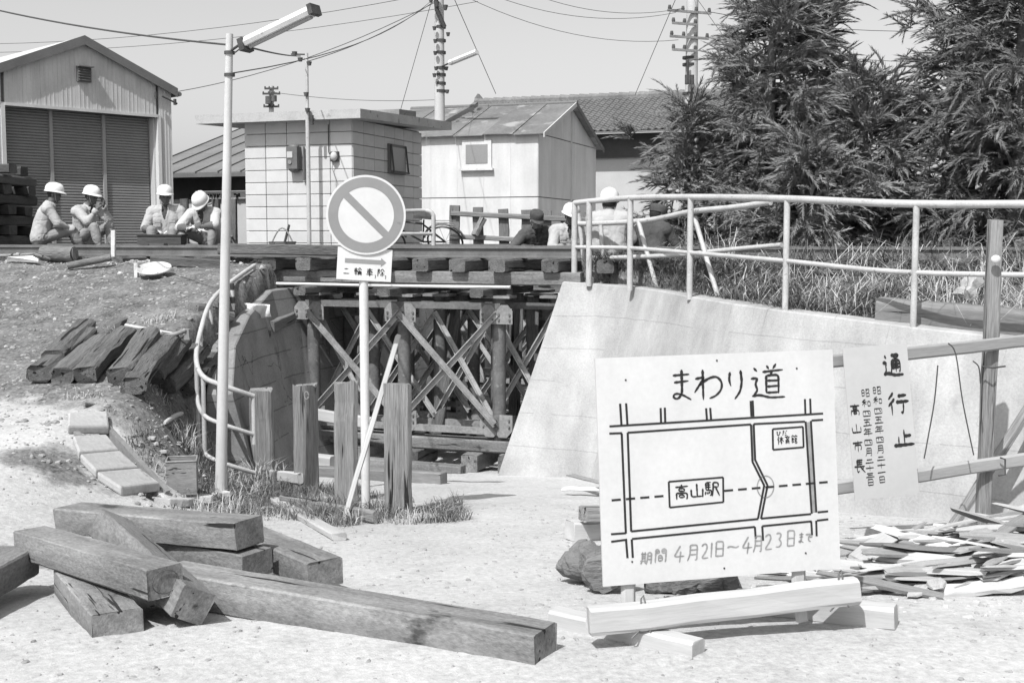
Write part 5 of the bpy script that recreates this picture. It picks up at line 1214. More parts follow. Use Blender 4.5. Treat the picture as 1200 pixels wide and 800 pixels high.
# ---- heap of split wood at the right
G5 = 'split wood scraps heaped at the right'
words = {}
def scrap(px, py, D, L, wd, th, yaw, pitch, dz, mat, label):
    q = at(px, py, D); q.z = gz(q.x, q.y) + dz; d = Vector((math.cos(yaw) * math.cos(pitch), math.sin(yaw) * math.cos(pitch), math.sin(pitch)))
    me = scr[rnd.randrange(len(scr))] if mat == 'scrap' else scrd[rnd.randrange(len(scrd))]
    o = bpy.data.objects.new('wood_scrap', me); link(o); m_ = frame(q - d * L / 2, q + d * L / 2, roll=rnd.uniform(-.5, .5)); o.matrix_basis = m_ @ Matrix.Diagonal((L, wd, th, 1))
    tag(o, label, 'wood scrap', G5)
def scrap_mesh(seed, mat):
    r_ = random.Random(seed); n = 5; P = []
    for k in range(n):
        x = -.5 + k / (n - 1); wv = [.28, .5, .52, .46, .2 + .25 * r_.random()][k] * r_.uniform(.8, 1.1); c_ = r_.uniform(-.06, .06); tz = [.25, .5, .5, .5, .3][k]
        P += [(x + r_.uniform(-.04, .04), c_ - wv, -tz + r_.uniform(-.15, .15)), (x + r_.uniform(-.04, .04), c_ + wv, -tz), (x, c_ + wv * .9, tz), (x + r_.uniform(-.02, .02), c_ - wv * .9, tz + r_.uniform(-.2, .2))]
    F = [(0, 1, 2, 3)[::-1], tuple((n - 1) * 4 + k for k in range(4))] + [(i * 4 + k, i * 4 + (k + 1) % 4, (i + 1) * 4 + (k + 1) % 4, (i + 1) * 4 + k) for i in range(n - 1) for k in range(4)]
    me = bpy.data.meshes.new('wood_scrap'); me.from_pydata(P, [], F); me.materials.append(MATS[mat]); me.update()
    bm = bmesh.new(); bm.from_mesh(me); bmesh.ops.recalc_face_normals(bm, faces=bm.faces); bm.to_mesh(me); bm.free(); return me
scr = [scrap_mesh(k, 'scrap') for k in range(10)]; scrd = [scrap_mesh(50 + k, 'scrap_dark') for k in range(6)]
for k in range(300):
    # heap footprint: widest at the right, thinning out to the left behind the board
    f = rnd.random() ** .7; px = 930 + 320 * f; hgt = .05 + .30 * max(0, (px - 960) / 260) ** 1.1
    D = rnd.uniform(5.75, 7.35) if px > 1000 else rnd.uniform(5.9, 6.7)
    e = 1 - abs((D - 6.55) / .95) ** 2; lvl = rnd.random(); 
    if (px - 930) * .004 + .25 < abs(D - 6.4) * .5: continue
    x = (px - 600) / FPX * D; z0 = float(ground(np.array([x]), np.array([D]))[0]); v = 280 + FPX * -z0 / D
    mt_ = 'scrap' if rnd.random() < .74 else 'scrap_dark'
    scrap(px, v, D, rnd.uniform(.2, .62), rnd.uniform(.03, .10), rnd.uniform(.008, .024), rnd.gauss(.15, .45), max(-.2, min(.2, rnd.gauss(0, .09))), .02 + hgt * max(.05, e) * lvl, mt_, '%s split scrap in the %s of the wood heap' % ('pale' if mt_ == 'scrap' else 'dark', 'thin left tail' if px < 1010 else 'middle' if px < 1110 else 'right side' if D > 6.5 else 'right front'))
for a, b, wd, lab in (((1075, 681, 5.95), (1205, 652, 6.1), .13, 'widest pale board on the front of the wood heap'), ((1092, 695, 5.7), (1200, 682, 5.75), .10, 'pale board lying lowest at the front right of the wood heap'), ((958, 662, 6.1), (1075, 668, 6.15), .13, 'pale board at the left front of the wood heap near the board stand'), ((1098, 650, 6.3), (1190, 660, 6.15), .10, 'pale flat splinter across the middle of the wood heap'), ((1002, 656, 6.2), (1052, 622, 6.6), .10, 'pale splinter tilted upwards in the left part of the wood heap')):
    A, B = at(*a), at(*b); timber('board_offcut', A, B, wd, .022, 'timber_pale', label=lab, cat='board', group='boards on the wood heap', roll=R(12), endj=.03, jit=.006, ch=.004)
lay('wood_splinter', (668, 557, 9.2), (705, 566, 8.9), .09, .015, 'scrap_dark', 'sharp dark splinter at the wall foot left of the detour board', dz=.12)
lay('wood_splinter', (660, 572, 9.0), (706, 574, 8.9), .12, .02, 'scrap', 'pale splinter at the wall foot under the dark one', dz=.05)

# ---- on top of the wall
q0, q1 = at(1030, 372, 10.0), at(1260, 372, 9.25)
for q in (q0, q1): q.z = gz(q.x, q.y) + .13
timber('squared_timber', q0, q1, .26, .25, 'sleeper', label='thick weathered timber lying on top of the wall at the right', cat='timber', jit=.006, ch=.03)
q = at(1136, 338, 10.4); timber('stone_block', q + Vector((-.07, 0, -.08)), q + Vector((.08, .05, .09)), .14, .11, 'concrete_slab', label='pale stone block lying tilted behind the thick timber on the wall', cat='stone', ch=.015, jit=.012)
for a, b, lab in (((930, 318, 12.6), (1010, 322, 12.4), 'grey board lying in the grass behind the railing'), ((950, 306, 13.2), (1025, 308, 13.0), 'farther grey board lying in the grass behind the railing'), ((1100, 300, 12.4), (1128, 330, 11.9), 'dark plank stuck upright in the grass under the right cedar'), ((1120, 310, 12.2), (1150, 300, 12.2), 'short dark plank end in the grass under the right cedar')):
    timber('old_board', at(*a), at(*b), .12, .05, 'sleeper_old', label=lab, cat='board', group='old boards in the grass')
timber('seat_plank', at(690, 301, 13.95), at(776, 303, 13.75), .28, .04, 'timber_grey', label='grey plank seat under the workers behind the wall railing', cat='plank')
# ================================================================== PEOPLE
def person(label, pel, head_dir, J, mats, hat, face_dir=None, face_pitch=0.0, vox=.0105, grp='workers resting by the track'):
    """pel: pelvis centre in the world; head_dir: heading angle the body faces (radians, world xy);
    J: joints (forward, left, up) relative to the pelvis; one continuous surface from tapered limbs, remeshed"""
    f = Vector((math.cos(head_dir), math.sin(head_dir), 0)); l = Vector((-f.y, f.x, 0)); u = Vector((0, 0, 1))
    W = lambda t: f * t[0] + l * t[1] + u * t[2]
    J = {k: W(v) for k, v in J.items()}
    caps = []          # (a, b, ra, rb, material, squash)
    def cap(a, b, ra, rb, m): caps.append((Vector(a), Vector(b), ra, rb, m))
    ch, nk = J['chest'], J['neck']; pv = Vector((0, 0, 0))
    side = (J['ls'] - J['rs']).normalized(); tor = (ch - pv).normalized(); fw = side.cross(tor).normalized()
    if fw.dot(f) < 0: fw = -fw
    for s_ in (-1, 1):
        cap(pv + side * .075 * s_, ch * .5 + side * .075 * s_, .125, .12, 1); cap(ch * .5 + side * .075 * s_, ch + side * .09 * s_, .12, .12, 1)
        cap(ch + side * .09 * s_, (ch + nk) / 2 + side * .10 * s_ + tor * .02, .105, .075, 1)
        cap(pv + side * .08 * s_, pv + side * .08 * s_ - u * .02, .12, .115, 2)
    cap(J['rs'] - tor * .02, J['ls'] - tor * .02, .078, .078, 1); cap(pv, ch * .6, .125, .13, 1); cap(ch * .6, ch + tor * .05, .13, .115, 1)
    cap(nk - tor * .04, nk + (J['head'] - nk) * .45, .058, .052, 0)
    cap(nk - tor * .05 - fw * .01, nk - tor * .015, .085, .068, 1)         # collar
    for s_, S_ in (('l', 1), ('r', -1)):
        sh, el, wr = J[s_ + 's'], J[s_ + 'e'], J[s_ + 'w']
        cap(sh - side * .03 * S_, sh, .072, .064, 1); cap(sh, el, .062, .055, 1); cap(el, el.lerp(wr, .82), .055, .050, 6 if 'fore' in mats else 1); cap(el.lerp(wr, .8), wr, .034, .03, 3)
        hp, kn, an = pv + side * .09 * S_, J[s_ + 'k'], J[s_ + 'a']
        cap(hp, kn, .098, .07, 2); cap(kn, kn.lerp(an, .45), .068, .064, 2); cap(kn.lerp(an, .45), an, .064, .05, 2)
        td = J.get(s_ + 't'); td = td if td is not None else f
        td = td.normalized(); cap(an - u * .02 - td * .04, an - u * .045 + td * .15, .046, .036, 4); cap(an, an - u * .03, .045, .045, 4)
        # hand: palm, four fingers, thumb
        hd = J.get(s_ + 'h'); hd = (hd if hd is not None else (wr - el)).normalized(); 
        sd_ = hd.cross(u); sd_ = sd_.normalized() if sd_.length > .1 else side.copy(); dn = hd.cross(sd_).normalized()
        if dn.z > 0: dn = -dn
        for k in range(4):
            o_ = sd_ * (-.030 + .020 * k); b0 = wr + hd * .035 + o_ * .8; b1 = wr + hd * .085 + o_; fl = [.030, .036, .034, .026][k]
            cap(wr + hd * .005 + o_ * .5, b1, .013, .011, 3); m1 = b1 + (hd * .8 + dn * .45).normalized() * fl; cap(b1, m1, .0098, .009, 3); cap(m1, m1 + (hd * .35 + dn * .9).normalized() * fl * .75, .009, .0075, 3)
        ts = -S_; t0 = wr + hd * .03 + sd_ * .032 * ts; t1 = t0 + (hd * .55 + sd_ * .6 * ts + dn * .3).normalized() * .04; cap(wr + hd * .01, t0, .014, .013, 3); cap(t0, t1, .012, .0105, 3); cap(t1, t1 + (hd * .9 + dn * .4).normalized() * .028, .0105, .009, 3)
    # head
    hc = J['head']; fd = face_dir if face_dir is not None else head_dir
    hf = Vector((math.cos(fd), math.sin(fd), 0)); hl = Vector((-hf.y, hf.x, 0)); pr = Matrix.Rotation(face_pitch, 3, hl); hf = pr @ hf; hu = pr @ u
    HM = Matrix((hf, hl, hu)).transposed()
    balls = [(hc + hu * .035, (.098, .078, .095), 0), (hc + hf * .012 - hu * .04, (.075, .062, .082), 0), (hc + hf * .05 - hu * .088, (.032, .034, .026), 0),
             (hc + hf * .098 - hu * .022, (.016, .013, .024), 0), (hc + hf * .088 + hu * .012, (.014, .045, .010), 0), (hc + hf * .088 - hu * .066, (.010, .024, .008), 0), (hc + hf * .086 - hu * .078, (.009, .02, .007), 0),
             (hc + hl * .079 - hu * .018, (.018, .010, .03), 0), (hc - hl * .079 - hu * .018, (.018, .010, .03), 0), (hc - hf * .03 + hu * .02, (.078, .079, .085), 5)]
    mb = MB()
    for a, b, ra, rb, m_ in caps:
        d = b - a; L = d.length
        if L < 1e-5: mb.ball(a, ra, 10, 8); continue
        q = d.to_track_quat('Z', 'Y').to_matrix(); n = 12; V = []; prof = [(-ra, .05)] + [(-ra * math.cos(t), ra * math.sin(t)) for t in (.5, 1.0, math.pi / 2)] + [(L + rb * math.sin(t), rb * math.cos(t)) for t in (0, .55, 1.05)] + [(L + rb, .05)]
        for (z, r_) in prof:
            r_ = r_ if r_ != .05 else .0015
            V += [a + q @ Vector((r_ * math.cos(2 * math.pi * k / n), r_ * math.sin(2 * math.pi * k / n), z)) for k in range(n)]
        m2 = len(prof); mb.add(V, [(i * n + k, i * n + (k + 1) % n, (i + 1) * n + (k + 1) % n, (i + 1) * n + k) for i in range(m2 - 1) for k in range(n)] + [tuple(range(n))[::-1], tuple((m2 - 1) * n + k for k in range(n))])
    for c_, r_, m_ in balls: mb.ball(c_, r_, 14, 10, HM)
    me = bpy.data.meshes.new('tmp'); me.from_pydata([tuple(p) for p in mb.v], [], mb.f); me.update()
    bm = bmesh.new(); bm.from_mesh(me); bmesh.ops.recalc_face_normals(bm, faces=bm.faces); bm.to_mesh(me); bm.free()
    tmp = bpy.data.objects.new('tmp', me); COL.objects.link(tmp)
    r = tmp.modifiers.new('r', 'REMESH'); r.mode = 'VOXEL'; r.voxel_size = vox; r.use_smooth_shade = True
    sm = tmp.modifiers.new('s', 'SMOOTH'); sm.factor = .5; sm.iterations = 6
    dg = bpy.context.evaluated_depsgraph_get(); body = bpy.data.meshes.new_from_object(tmp.evaluated_get(dg)); bpy.data.objects.remove(tmp)
    body.name = 'body'; nv = len(body.vertices); co = np.empty(nv * 3, np.float32); body.vertices.foreach_get('co', co); co = co.reshape(-1, 3)
    no = np.empty(nv * 3, np.float32); body.vertices.foreach_get('normal', no); no = no.reshape(-1, 3)
    best = np.full(nv, 1e9); lab = np.zeros(nv, int)
    for a, b, ra, rb, m_ in caps:
        a_ = np.array(a); d = np.array(b) - a_; L2 = max(d @ d, 1e-9); t = np.clip(((co - a_) @ d) / L2, 0, 1); ds = np.linalg.norm(co - a_ - t[:, None] * d, axis=1) - (ra + (rb - ra) * t)
        m = ds < best; best = np.where(m, ds, best); lab = np.where(m, m_, lab)
    HI = np.array(HM.transposed())
    for c_, r_, m_ in balls:
        p = (co - np.array(c_)) @ HI.T / np.array(r_); k = np.linalg.norm(p, axis=1); ds = (k - 1) * min(r_); m = ds < best; best = np.where(m, ds, best); lab = np.where(m, m_, lab)
    # folds in the cloth
    cloth = (lab == 1) | (lab == 2) | (lab == 6)
    N_ = lambda p, a_, c_, o_: mnoise.noise(Vector((float(p[0]) * a_ + o_, float(p[1]) * a_, float(p[2]) * c_ + o_)))
    fold = np.array([.009 * N_(p, 4, 3, 0) - .006 * max(0, .09 - abs(N_(p, 5, 10, 3.3) + .5 * N_(p, 11, 9, 1))) / .09 + .003 * N_(p, 22, 13, 8) for p in co])
    tf = np.array(fw); tc2 = co - np.array(ch); sdv = np.abs(tc2 @ np.array(side)); frv = tc2 @ tf; upv = tc2 @ np.array(tor)
    lab = np.where((lab == 1) & (frv > .06) & (sdv < .012 + .28 * np.clip(upv - .02, 0, .2)) & (upv > 0), 7, lab)
    fold = np.where(lab == 7, -.008, fold)
    co = co + no * (fold * cloth)[:, None] + no * np.where(lab == 1, .018, np.where(lab == 6, .018, np.where(lab == 2, .006, 0)))[:, None]
    body.vertices.foreach_set('co', co.ravel().astype(np.float32))
    body.materials.clear()
    for m_ in (mats['skin'], mats['top'], mats['legs'], mats.get('hand', mats['skin']), 'shoe', 'hair', mats.get('fore', mats['top']), mats.get('shirt', 'jacket_dark')): body.materials.append(MATS[m_])
    npoly = len(body.polygons); fi = np.empty(npoly, np.int32); ls = np.empty(npoly, np.int32); body.polygons.foreach_get('loop_start', ls); vi = np.empty(len(body.loops), np.int32); body.loops.foreach_get('vertex_index', vi)
    body.polygons.foreach_set('material_index', lab[vi[ls]].astype(np.int32)); body.polygons.foreach_set('use_smooth', np.ones(npoly, bool)); body.update()
    root = empty('person', pel, label, 'person', grp)
    o = bpy.data.objects.new('body', body); link(o, root); P0 = Vector(pel); WO[o.name] = P0
    for s_ in (-1, 1):
        MB().ball(P0 + hc + hf * .087 + hl * .032 * s_ - hu * .006, (.007, .013, .007), 8, 6, HM).build('eye', 'ink', root)
    # collar standing round the neck, patch pockets, belt line
    nd_ = (J['head'] - nk).normalized(); e1 = side; e2 = nd_.cross(e1)
    if e2.dot(fw) < 0: e2 = -e2
    col = MB(); Vc = []; nn_ = 18
    for (rr_, h_) in ((.082, -.045), (.078, .012), (.090, .018), (.096, -.04)):
        for k in range(nn_):
            t = math.radians(28) + math.radians(304) * k / (nn_ - 1); Vc.append(P0 + nk + (e2 * math.cos(t) + e1 * math.sin(t)) * rr_ + nd_ * h_ + fw * .008)
    col.add(Vc, [(i * nn_ + k, i * nn_ + k + 1, (i + 1) * nn_ + k + 1, (i + 1) * nn_ + k) for i in range(3) for k in range(nn_ - 1)], True).build('collar', mats['top'], root)
    for s_ in (-1, 1):
        c_ = P0 + ch * .78 + side * .105 * s_ + fw * .148; M3 = Matrix((side, fw, tor)).transposed()
        MB().box(c_, (.085, .014, .075), M3).box(c_ + tor * .04 + fw * .004, (.09, .016, .024), M3).build('pocket', mats['top'], root)
    # headgear
    top = P0 + hc + hu * .045
    Vh = []; n = 28; Fh = []
    if hat == 'helmet':
        prof = [(1.0, 0.0), (.99, .03), (.94, .065), (.80, .098), (.55, .122), (.25, .134), (0.001, .138)]
        for r_, z in prof:
            for k in range(n):
                t = 2 * math.pi * k / n; rr = 1 + .035 * (abs(math.sin(t)) < .28) * (z > .02) * (z < .13); Vh.append(top + HM @ Vector((.138 * r_ * math.cos(t) * rr, .116 * r_ * math.sin(t), z * rr)))
        Fh = [(i * n + k, i * n + (k + 1) % n, (i + 1) * n + (k + 1) % n, (i + 1) * n + k) for i in range(len(prof) - 1) for k in range(n)]
        shell = MB().add(Vh, Fh, True).build('helmet', 'helmet', root)
        Vb = []
        for dr, z in ((.98, .010), (1.06, .002), (1.10, -.008), (1.09, -.014), (1.0, -.004)):
            for k in range(n):
                t = 2 * math.pi * k / n; vis = .032 * max(0, math.cos(t)) ** 2 if dr > 1.02 else 0; Vb.append(top + HM @ Vector(((.138 * dr + vis) * math.cos(t), .116 * dr * math.sin(t), z - vis * .5)))
        MB().add(Vb, [(i * n + k, i * n + (k + 1) % n, (i + 1) * n + (k + 1) % n, (i + 1) * n + k) for i in range(4) for k in range(n)], True).build('brim', 'helmet', shell)
        MB().tube([P0 + hc + HM @ Vector((.03 + .02 * math.sin(k * math.pi / 8), .086 * math.cos(k * math.pi / 8), .04 - .155 * math.sin(k * math.pi / 8))) for k in range(9)], .005, 5).build('chin_strap', 'shutter_rail', shell)
    else:
        prof = [(1.0, -.005), (1.02, .03), (1.0, .065), (.86, .085), (.45, .096), (0.001, .098)]
        for r_, z in prof: Vh += [top + HM @ Vector((.113 * r_ * math.cos(2 * math.pi * k / n), .094 * r_ * math.sin(2 * math.pi * k / n), z)) for k in range(n)]
        Fh = [(i * n + k, i * n + (k + 1) % n, (i + 1) * n + (k + 1) % n, (i + 1) * n + k) for i in range(len(prof) - 1) for k in range(n)]
        shell = MB().add(Vh, Fh, True).build('cap', 'jacket_dark', root)
        Vb = []
        for dr in (0, 1):
            Vb += [top + HM @ Vector((.113 * math.cos(t) + .07 * dr * math.cos(t), .094 * math.sin(t) * (1 + .1 * dr), -.004 - .018 * dr)) for t in [-1.2 + 2.4 * k / 10 for k in range(11)]]
        o2 = MB().add(Vb, [(k, k + 1, 12 + k, 11 + k) for k in range(10)], True).build('visor', 'jacket_dark', shell); o2.modifiers.new('solid', 'SOLIDIFY').thickness = .006
    return root
def ang(x, y): return math.atan2(y, x)
LIGHT = dict(skin='skin_dark', top='jacket', legs='trousers'); PALE = dict(skin='skin_dark', top='jacket_pale', legs='trousers', fore='sleeve', hand='glove', shirt='trousers_dark')
# first from the left: back and right side to us, facing right
person('worker seated at far left, his back turned to us, white helmet and pale jacket', at(46, 279, 18.1), ang(.92, .38),
       dict(chest=(.10, 0, .34), neck=(.17, 0, .52), head=(.23, 0, .66), ls=(.13, .19, .45), rs=(.13, -.19, .45), le=(.30, .24, .22), re=(.26, -.26, .22), lw=(.50, .14, .12), rw=(.50, -.14, .12), lk=(.44, .14, .14), rk=(.46, -.13, .12), la=(.62, .14, -.24), ra=(.66, -.12, -.24)), LIGHT, 'helmet', ang(.97, .1), .12)
person('second worker from the left, hands raised to his mouth, white helmet', at(98, 280, 18.4), ang(.80, -.45),
       dict(chest=(.08, 0, .32), neck=(.14, 0, .50), head=(.20, 0, .64), ls=(.10, .19, .43), rs=(.10, -.19, .43), le=(.34, .20, .30), re=(.32, -.20, .26), lw=(.38, .07, .52), rw=(.42, -.10, .44), lh=(.0, -.25, 1), rh=(0, .25, 1), lk=(.38, .16, .20), rk=(.40, -.14, .18), la=(.46, .15, -.22), ra=(.52, -.13, -.22)), LIGHT, 'helmet', ang(.85, -.35), .15)
person('third worker from the left, facing us behind the dark box, white helmet and open jacket', at(196, 281, 18.0), ang(.12, -1),
       dict(chest=(.04, 0, .32), neck=(.08, 0, .50), head=(.11, 0, .64), ls=(.05, .20, .43), rs=(.05, -.20, .43), le=(.12, .29, .17), re=(.12, -.29, .17), lw=(.33, .13, .13), rw=(.33, -.13, .13), lh=(.3, -.9, -.1), rh=(.3, .9, -.1), lk=(.42, .15, .14), rk=(.42, -.15, .14), la=(.48, .14, -.26), ra=(.48, -.14, -.26)), dict(skin='skin_dark', top='jacket', legs='trousers', fore='sleeve', hand='glove', shirt='jacket_dark'), 'helmet', ang(.45, -1), .05)
person('fourth worker from the left, bent forward with folded arms beside the lamp pole, white helmet', at(246, 280, 17.9), ang(-.15, -1),
       dict(chest=(.16, 0, .30), neck=(.27, 0, .44), head=(.36, .03, .52), ls=(.22, .19, .38), rs=(.22, -.19, .38), le=(.46, .27, .20), re=(.46, -.27, .16), lw=(.50, -.02, .17), rw=(.50, .03, .13), lh=(.1, -1, -.1), rh=(.1, 1, 0), lk=(.42, .22, .17), rk=(.42, -.24, .13), la=(.50, .20, -.25), ra=(.52, -.24, -.25)), PALE, 'helmet', ang(-.25, -1), .75)
DARK = dict(skin='skin', top='jacket_dark', legs='trousers_dark')
person('man in dark jacket and dark cap leaning forward behind the rail, beside the post fence', at(629, 300, 17.0), ang(.06, -1),
       dict(chest=(.18, 0, .26), neck=(.30, 0, .38), head=(.37, -.04, .50), ls=(.25, .20, .31), rs=(.25, -.20, .31), le=(.38, .34, .14), re=(.36, -.36, .12), lw=(.50, .30, -.02), rw=(.52, -.32, -.02), lk=(.38, .20, .10), rk=(.38, -.20, .10), la=(.40, .20, -.16), ra=(.40, -.20, -.16)), DARK, 'cap', ang(.3, -1), .45, grp='workers resting by the track')
person('worker with white helmet crouching behind the rail just left of the wall railing', at(664, 303, 16.6), ang(.2, -1),
       dict(chest=(.10, 0, .30), neck=(.16, 0, .46), head=(.22, 0, .585), ls=(.12, .19, .40), rs=(.12, -.19, .40), le=(.26, .26, .16), re=(.26, -.26, .16), lw=(.42, .12, .10), rw=(.42, -.12, .10), lk=(.40, .18, .14), rk=(.40, -.18, .14), la=(.44, .17, -.14), ra=(.44, -.17, -.14)), dict(skin='skin_dark', top='jacket', legs='trousers'), 'helmet', ang(.5, -1), .3)
person('worker seen from behind on the plank seat inside the wall railing, white helmet', at(713, 290, 13.9), ang(.15, 1),
       dict(chest=(.04, 0, .25), neck=(.08, 0, .40), head=(.12, 0, .515), ls=(.05, .19, .34), rs=(.05, -.19, .34), le=(.12, .26, .10), re=(.14, -.26, .10), lw=(.30, .16, .06), rw=(.32, -.16, .04), lk=(.40, .14, .04), rk=(.40, -.14, .04), la=(.42, .14, -.22), ra=(.42, -.14, -.22)), LIGHT, 'helmet', ang(.1, 1), .2)
person('man in dark cap and dark clothes sitting behind the leaning railing posts', at(760, 296, 14.1), ang(.7, .7),
       dict(chest=(.06, 0, .22), neck=(.11, 0, .33), head=(.16, 0, .43), ls=(.08, .18, .28), rs=(.08, -.18, .28), le=(.18, .25, .08), re=(.20, -.25, .08), lw=(.34, .14, .04), rw=(.36, -.14, .04), lk=(.38, .14, .06), rk=(.38, -.14, .06), la=(.42, .14, -.2), ra=(.42, -.14, -.2)), DARK, 'cap', ang(.8, .5), .25)
# ================================================================== VEGETATION AND LOOSE GROUND
def spray_template(seed):
    """one cedar plume: a drooping stem set all round with short pointed shoots (axis +x, up +z), as triangles"""
    r = np.random.default_rng(seed); V = []; F = []
    def shoot(p, d, L, rad):
        p = np.array(p, float); d = np.array(d, float) / np.linalg.norm(d); a = np.cross(d, [0.1, 0.2, 1.0]); a /= max(np.linalg.norm(a), 1e-6); b = np.cross(d, a); k0 = len(V)
        for k in range(3): t = 2.094 * k + .4; V.append(p + (a * np.cos(t) + b * np.sin(t)) * rad)
        V.append(p + d * L)
        for k in range(3): F.append((k0 + k, k0 + (k + 1) % 3, k0 + 3))
    L = r.uniform(.25, .36); droop = r.uniform(.1, .6); sway = r.uniform(-.25, .25)
    ax = lambda s: np.array([L * s, sway * L * s * s, -droop * L * s * s])
    for i in range(4): shoot(ax(i / 4), ax(i / 4 + .27) - ax(i / 4), L * .32, .008)
    n = 26
    for i in range(n):
        s = .06 + .92 * (i + r.random()) / n; t = i * 2.4; sp = r.uniform(.35, .75)
        d = (ax(min(s + .1, 1.1)) - ax(s)) / (.1 * L) + sp * np.array([0, np.cos(t), .75 * np.sin(t) + .12])
        shoot(ax(s), d, (.10 - .045 * s) * r.uniform(.7, 1.35), .0075)
    shoot(ax(.95), ax(1.05) - ax(.9), .09, .008)
    return np.array(V), np.array(F)
SPR = [spray_template(100 + k) for k in range(6)]
def cedar(px, D, h, rad, seed, label, n_br, lean=0.0, bare=.05, scale=1.0, taper=1.0):
    r = np.random.default_rng(seed); b = at(px, 300, D); b.z = gz(b.x, b.y) - .1
    root = empty('cedar_tree', b, label, 'tree', 'cedars behind the railing')
    tk = MB(); tk.tube([b, b + Vector((lean * .4, 0, h * .5)), b + Vector((lean, 0, h))], [.09 * rad + .03, .05 * rad + .02, .01], 9); tk.build('trunk', 'bark', root)
    VV = []; FF = []; k0 = 0; br = MB()
    for i in range(n_br):
        hh = h * (bare + (1 - bare) * ((i + r.random()) / n_br)); f = hh / h
        L = rad * (1 - f ** (1.3 * taper)) ** .75 * r.uniform(.5, 1.18) + .10; az = i * 2.39996 + r.uniform(-.5, .5)
        el = -.25 + .75 * f + r.uniform(-.2, .2)
        o = np.array([b.x + lean * f, b.y, b.z + hh]); d = np.array([math.cos(az) * math.cos(el), math.sin(az) * math.cos(el), math.sin(el)])
        tip = o + d * L + np.array([0, 0, .12 * L]); br.tube([o, o + d * L * .5 - np.array([0, 0, .03 * L]), tip], [.018, .012, .004], 4)
        nc = max(2, int(1.5 + 4.5 * L)); ns = nc * 11
        cs = [(.30 + .74 * (k + r.random() * .7) / nc) for k in range(nc)]; cj = r.normal(0, .10, (nc, 3))
        for k in range(ns):
            s = cs[k % nc]; p = o + d * L * s + np.array([0, 0, .12 * L * s * s]) + cj[k % nc] * (.5 + s) + r.normal(0, .035, 3)
            ya = az + r.normal(0, .62); pe = el * .6 + r.normal(.05, .38) + .45 * f
            x = np.array([math.cos(ya) * math.cos(pe), math.sin(ya) * math.cos(pe), math.sin(pe)]); y = np.cross([0, 0, 1.0], x); y /= np.linalg.norm(y); z = np.cross(x, y)
            ro = r.normal(0, .4); y2 = y * math.cos(ro) + z * math.sin(ro); z2 = -y * math.sin(ro) + z * math.cos(ro)
            T_, Ft_ = SPR[r.integers(6)]; sc = r.uniform(.6, 1.2) * scale
            VV.append(p + sc * (T_[:, :1] * x + T_[:, 1:2] * y2 + T_[:, 2:3] * z2)); FF.append(Ft_ + k0); k0 += len(T_)
    br.build('branches', 'bark', root)
    # leader sprays at the very top
    np_obj('crown', np.concatenate(VV), np.concatenate(FF), 'foliage', root, o0=tuple(b))
cedar(894, 15.6, 4.2, 1.15, 1, 'broad cedar left of centre, rising above the crossarm pole', 86, .12, taper=.8)
cedar(945, 16.4, 4.3, .68, 2, 'slender cedar just right of the broad one, its top leaving the picture', 70, .12, taper=.8)
cedar(806, 15.7, 1.95, .85, 3, 'low bushy young cedar at the left end of the row', 40)
cedar(1010, 15.2, 2.35, .95, 4, 'low cedar in the dip between the two tall groups', 48)
cedar(1132, 14.9, 4.7, .85, 5, 'tall dense cedar right of the dip', 80)
cedar(1190, 14.2, 4.9, 1.2, 6, 'largest cedar, cut off by the right edge of the picture', 92)
cedar(940, 14.6, 1.45, .85, 7, 'small spreading cedar in front of the broad one', 36)
cedar(1270, 15.4, 4.6, 1.3, 8, 'cedar mostly outside the right edge of the picture', 50)

def blades(name, P, hmin, hmax, wid, lean, mat, label, seed, cat='grass'):
    """bent grass blades as narrow strips"""
    r = np.random.default_rng(seed); n = len(P); P = np.asarray(P, float); a = r.uniform(0, 6.283, n); h = r.uniform(hmin, hmax, n) * np.clip(.75 + 1.6 * vnoise(P[:, 0], P[:, 1], 2.3, seed + 60) + .9 * vnoise(P[:, 0], P[:, 1], 6.0, seed + 61), .22, 1.6); ln = r.uniform(.1, 1.0, n) * lean
    d = np.stack([np.cos(a), np.sin(a), np.zeros(n)], 1); s = np.stack([-np.sin(a + r.normal(0, .6, n)), np.cos(a), np.zeros(n)], 1); up = np.array([0, 0, 1.0])
    w_ = (wid * r.uniform(.6, 1.3, n))[:, None]
    q0 = P; q1 = P + up * (h * .55)[:, None] + d * (h * ln * .3)[:, None]; q2 = P + up * (h * (1 - .35 * ln))[:, None] + d * (h * ln)[:, None]
    V = np.stack([q0 - s * w_, q0 + s * w_, q1 - s * w_ * .8, q1 + s * w_ * .8, q2], 1).reshape(-1, 3)
    i = np.arange(n)[:, None] * 5; F = np.concatenate([i + [0, 1, 3], i + [0, 3, 2], i + [2, 3, 4]], 0)
    return np_obj(name, V, F, mat, label=label, cat=cat, kind='stuff')
r = np.random.default_rng(5)
def scatter(n, x0, x1, y0, y1, cond):
    x = r.uniform(x0, x1, n); y = r.uniform(y0, y1, n); m = cond(x, y); x, y = x[m], y[m]
    return np.stack([x, y, ground(x, y) - .01], 1)
def on_bank(x, y):
    d, _ = wall_sd(x, y); q = (x - T0.x) * TN.x + (y - T0.y) * TN.y
    return (d > .14 + .42 * (x > 3.0)) & (q < -.30 + .3 * vnoise(x, y, 1.0, 31)) & (x > .8)
Pb = scatter(90000, .8, 6.5, 8, 14.5, lambda x, y: on_bank(x, y) & (vnoise(x, y, 1.4, 21) > -.30))
blades('bank_grass', Pb, .04, .22, .0045, 2.1, 'grass_green', 'short dark grass growing on the bank behind the wall railing', 1)
Ps = scatter(22000, .8, 6.5, 8, 14.5, lambda x, y: on_bank(x, y) & (vnoise(x, y, 1.1, 22) > .02))
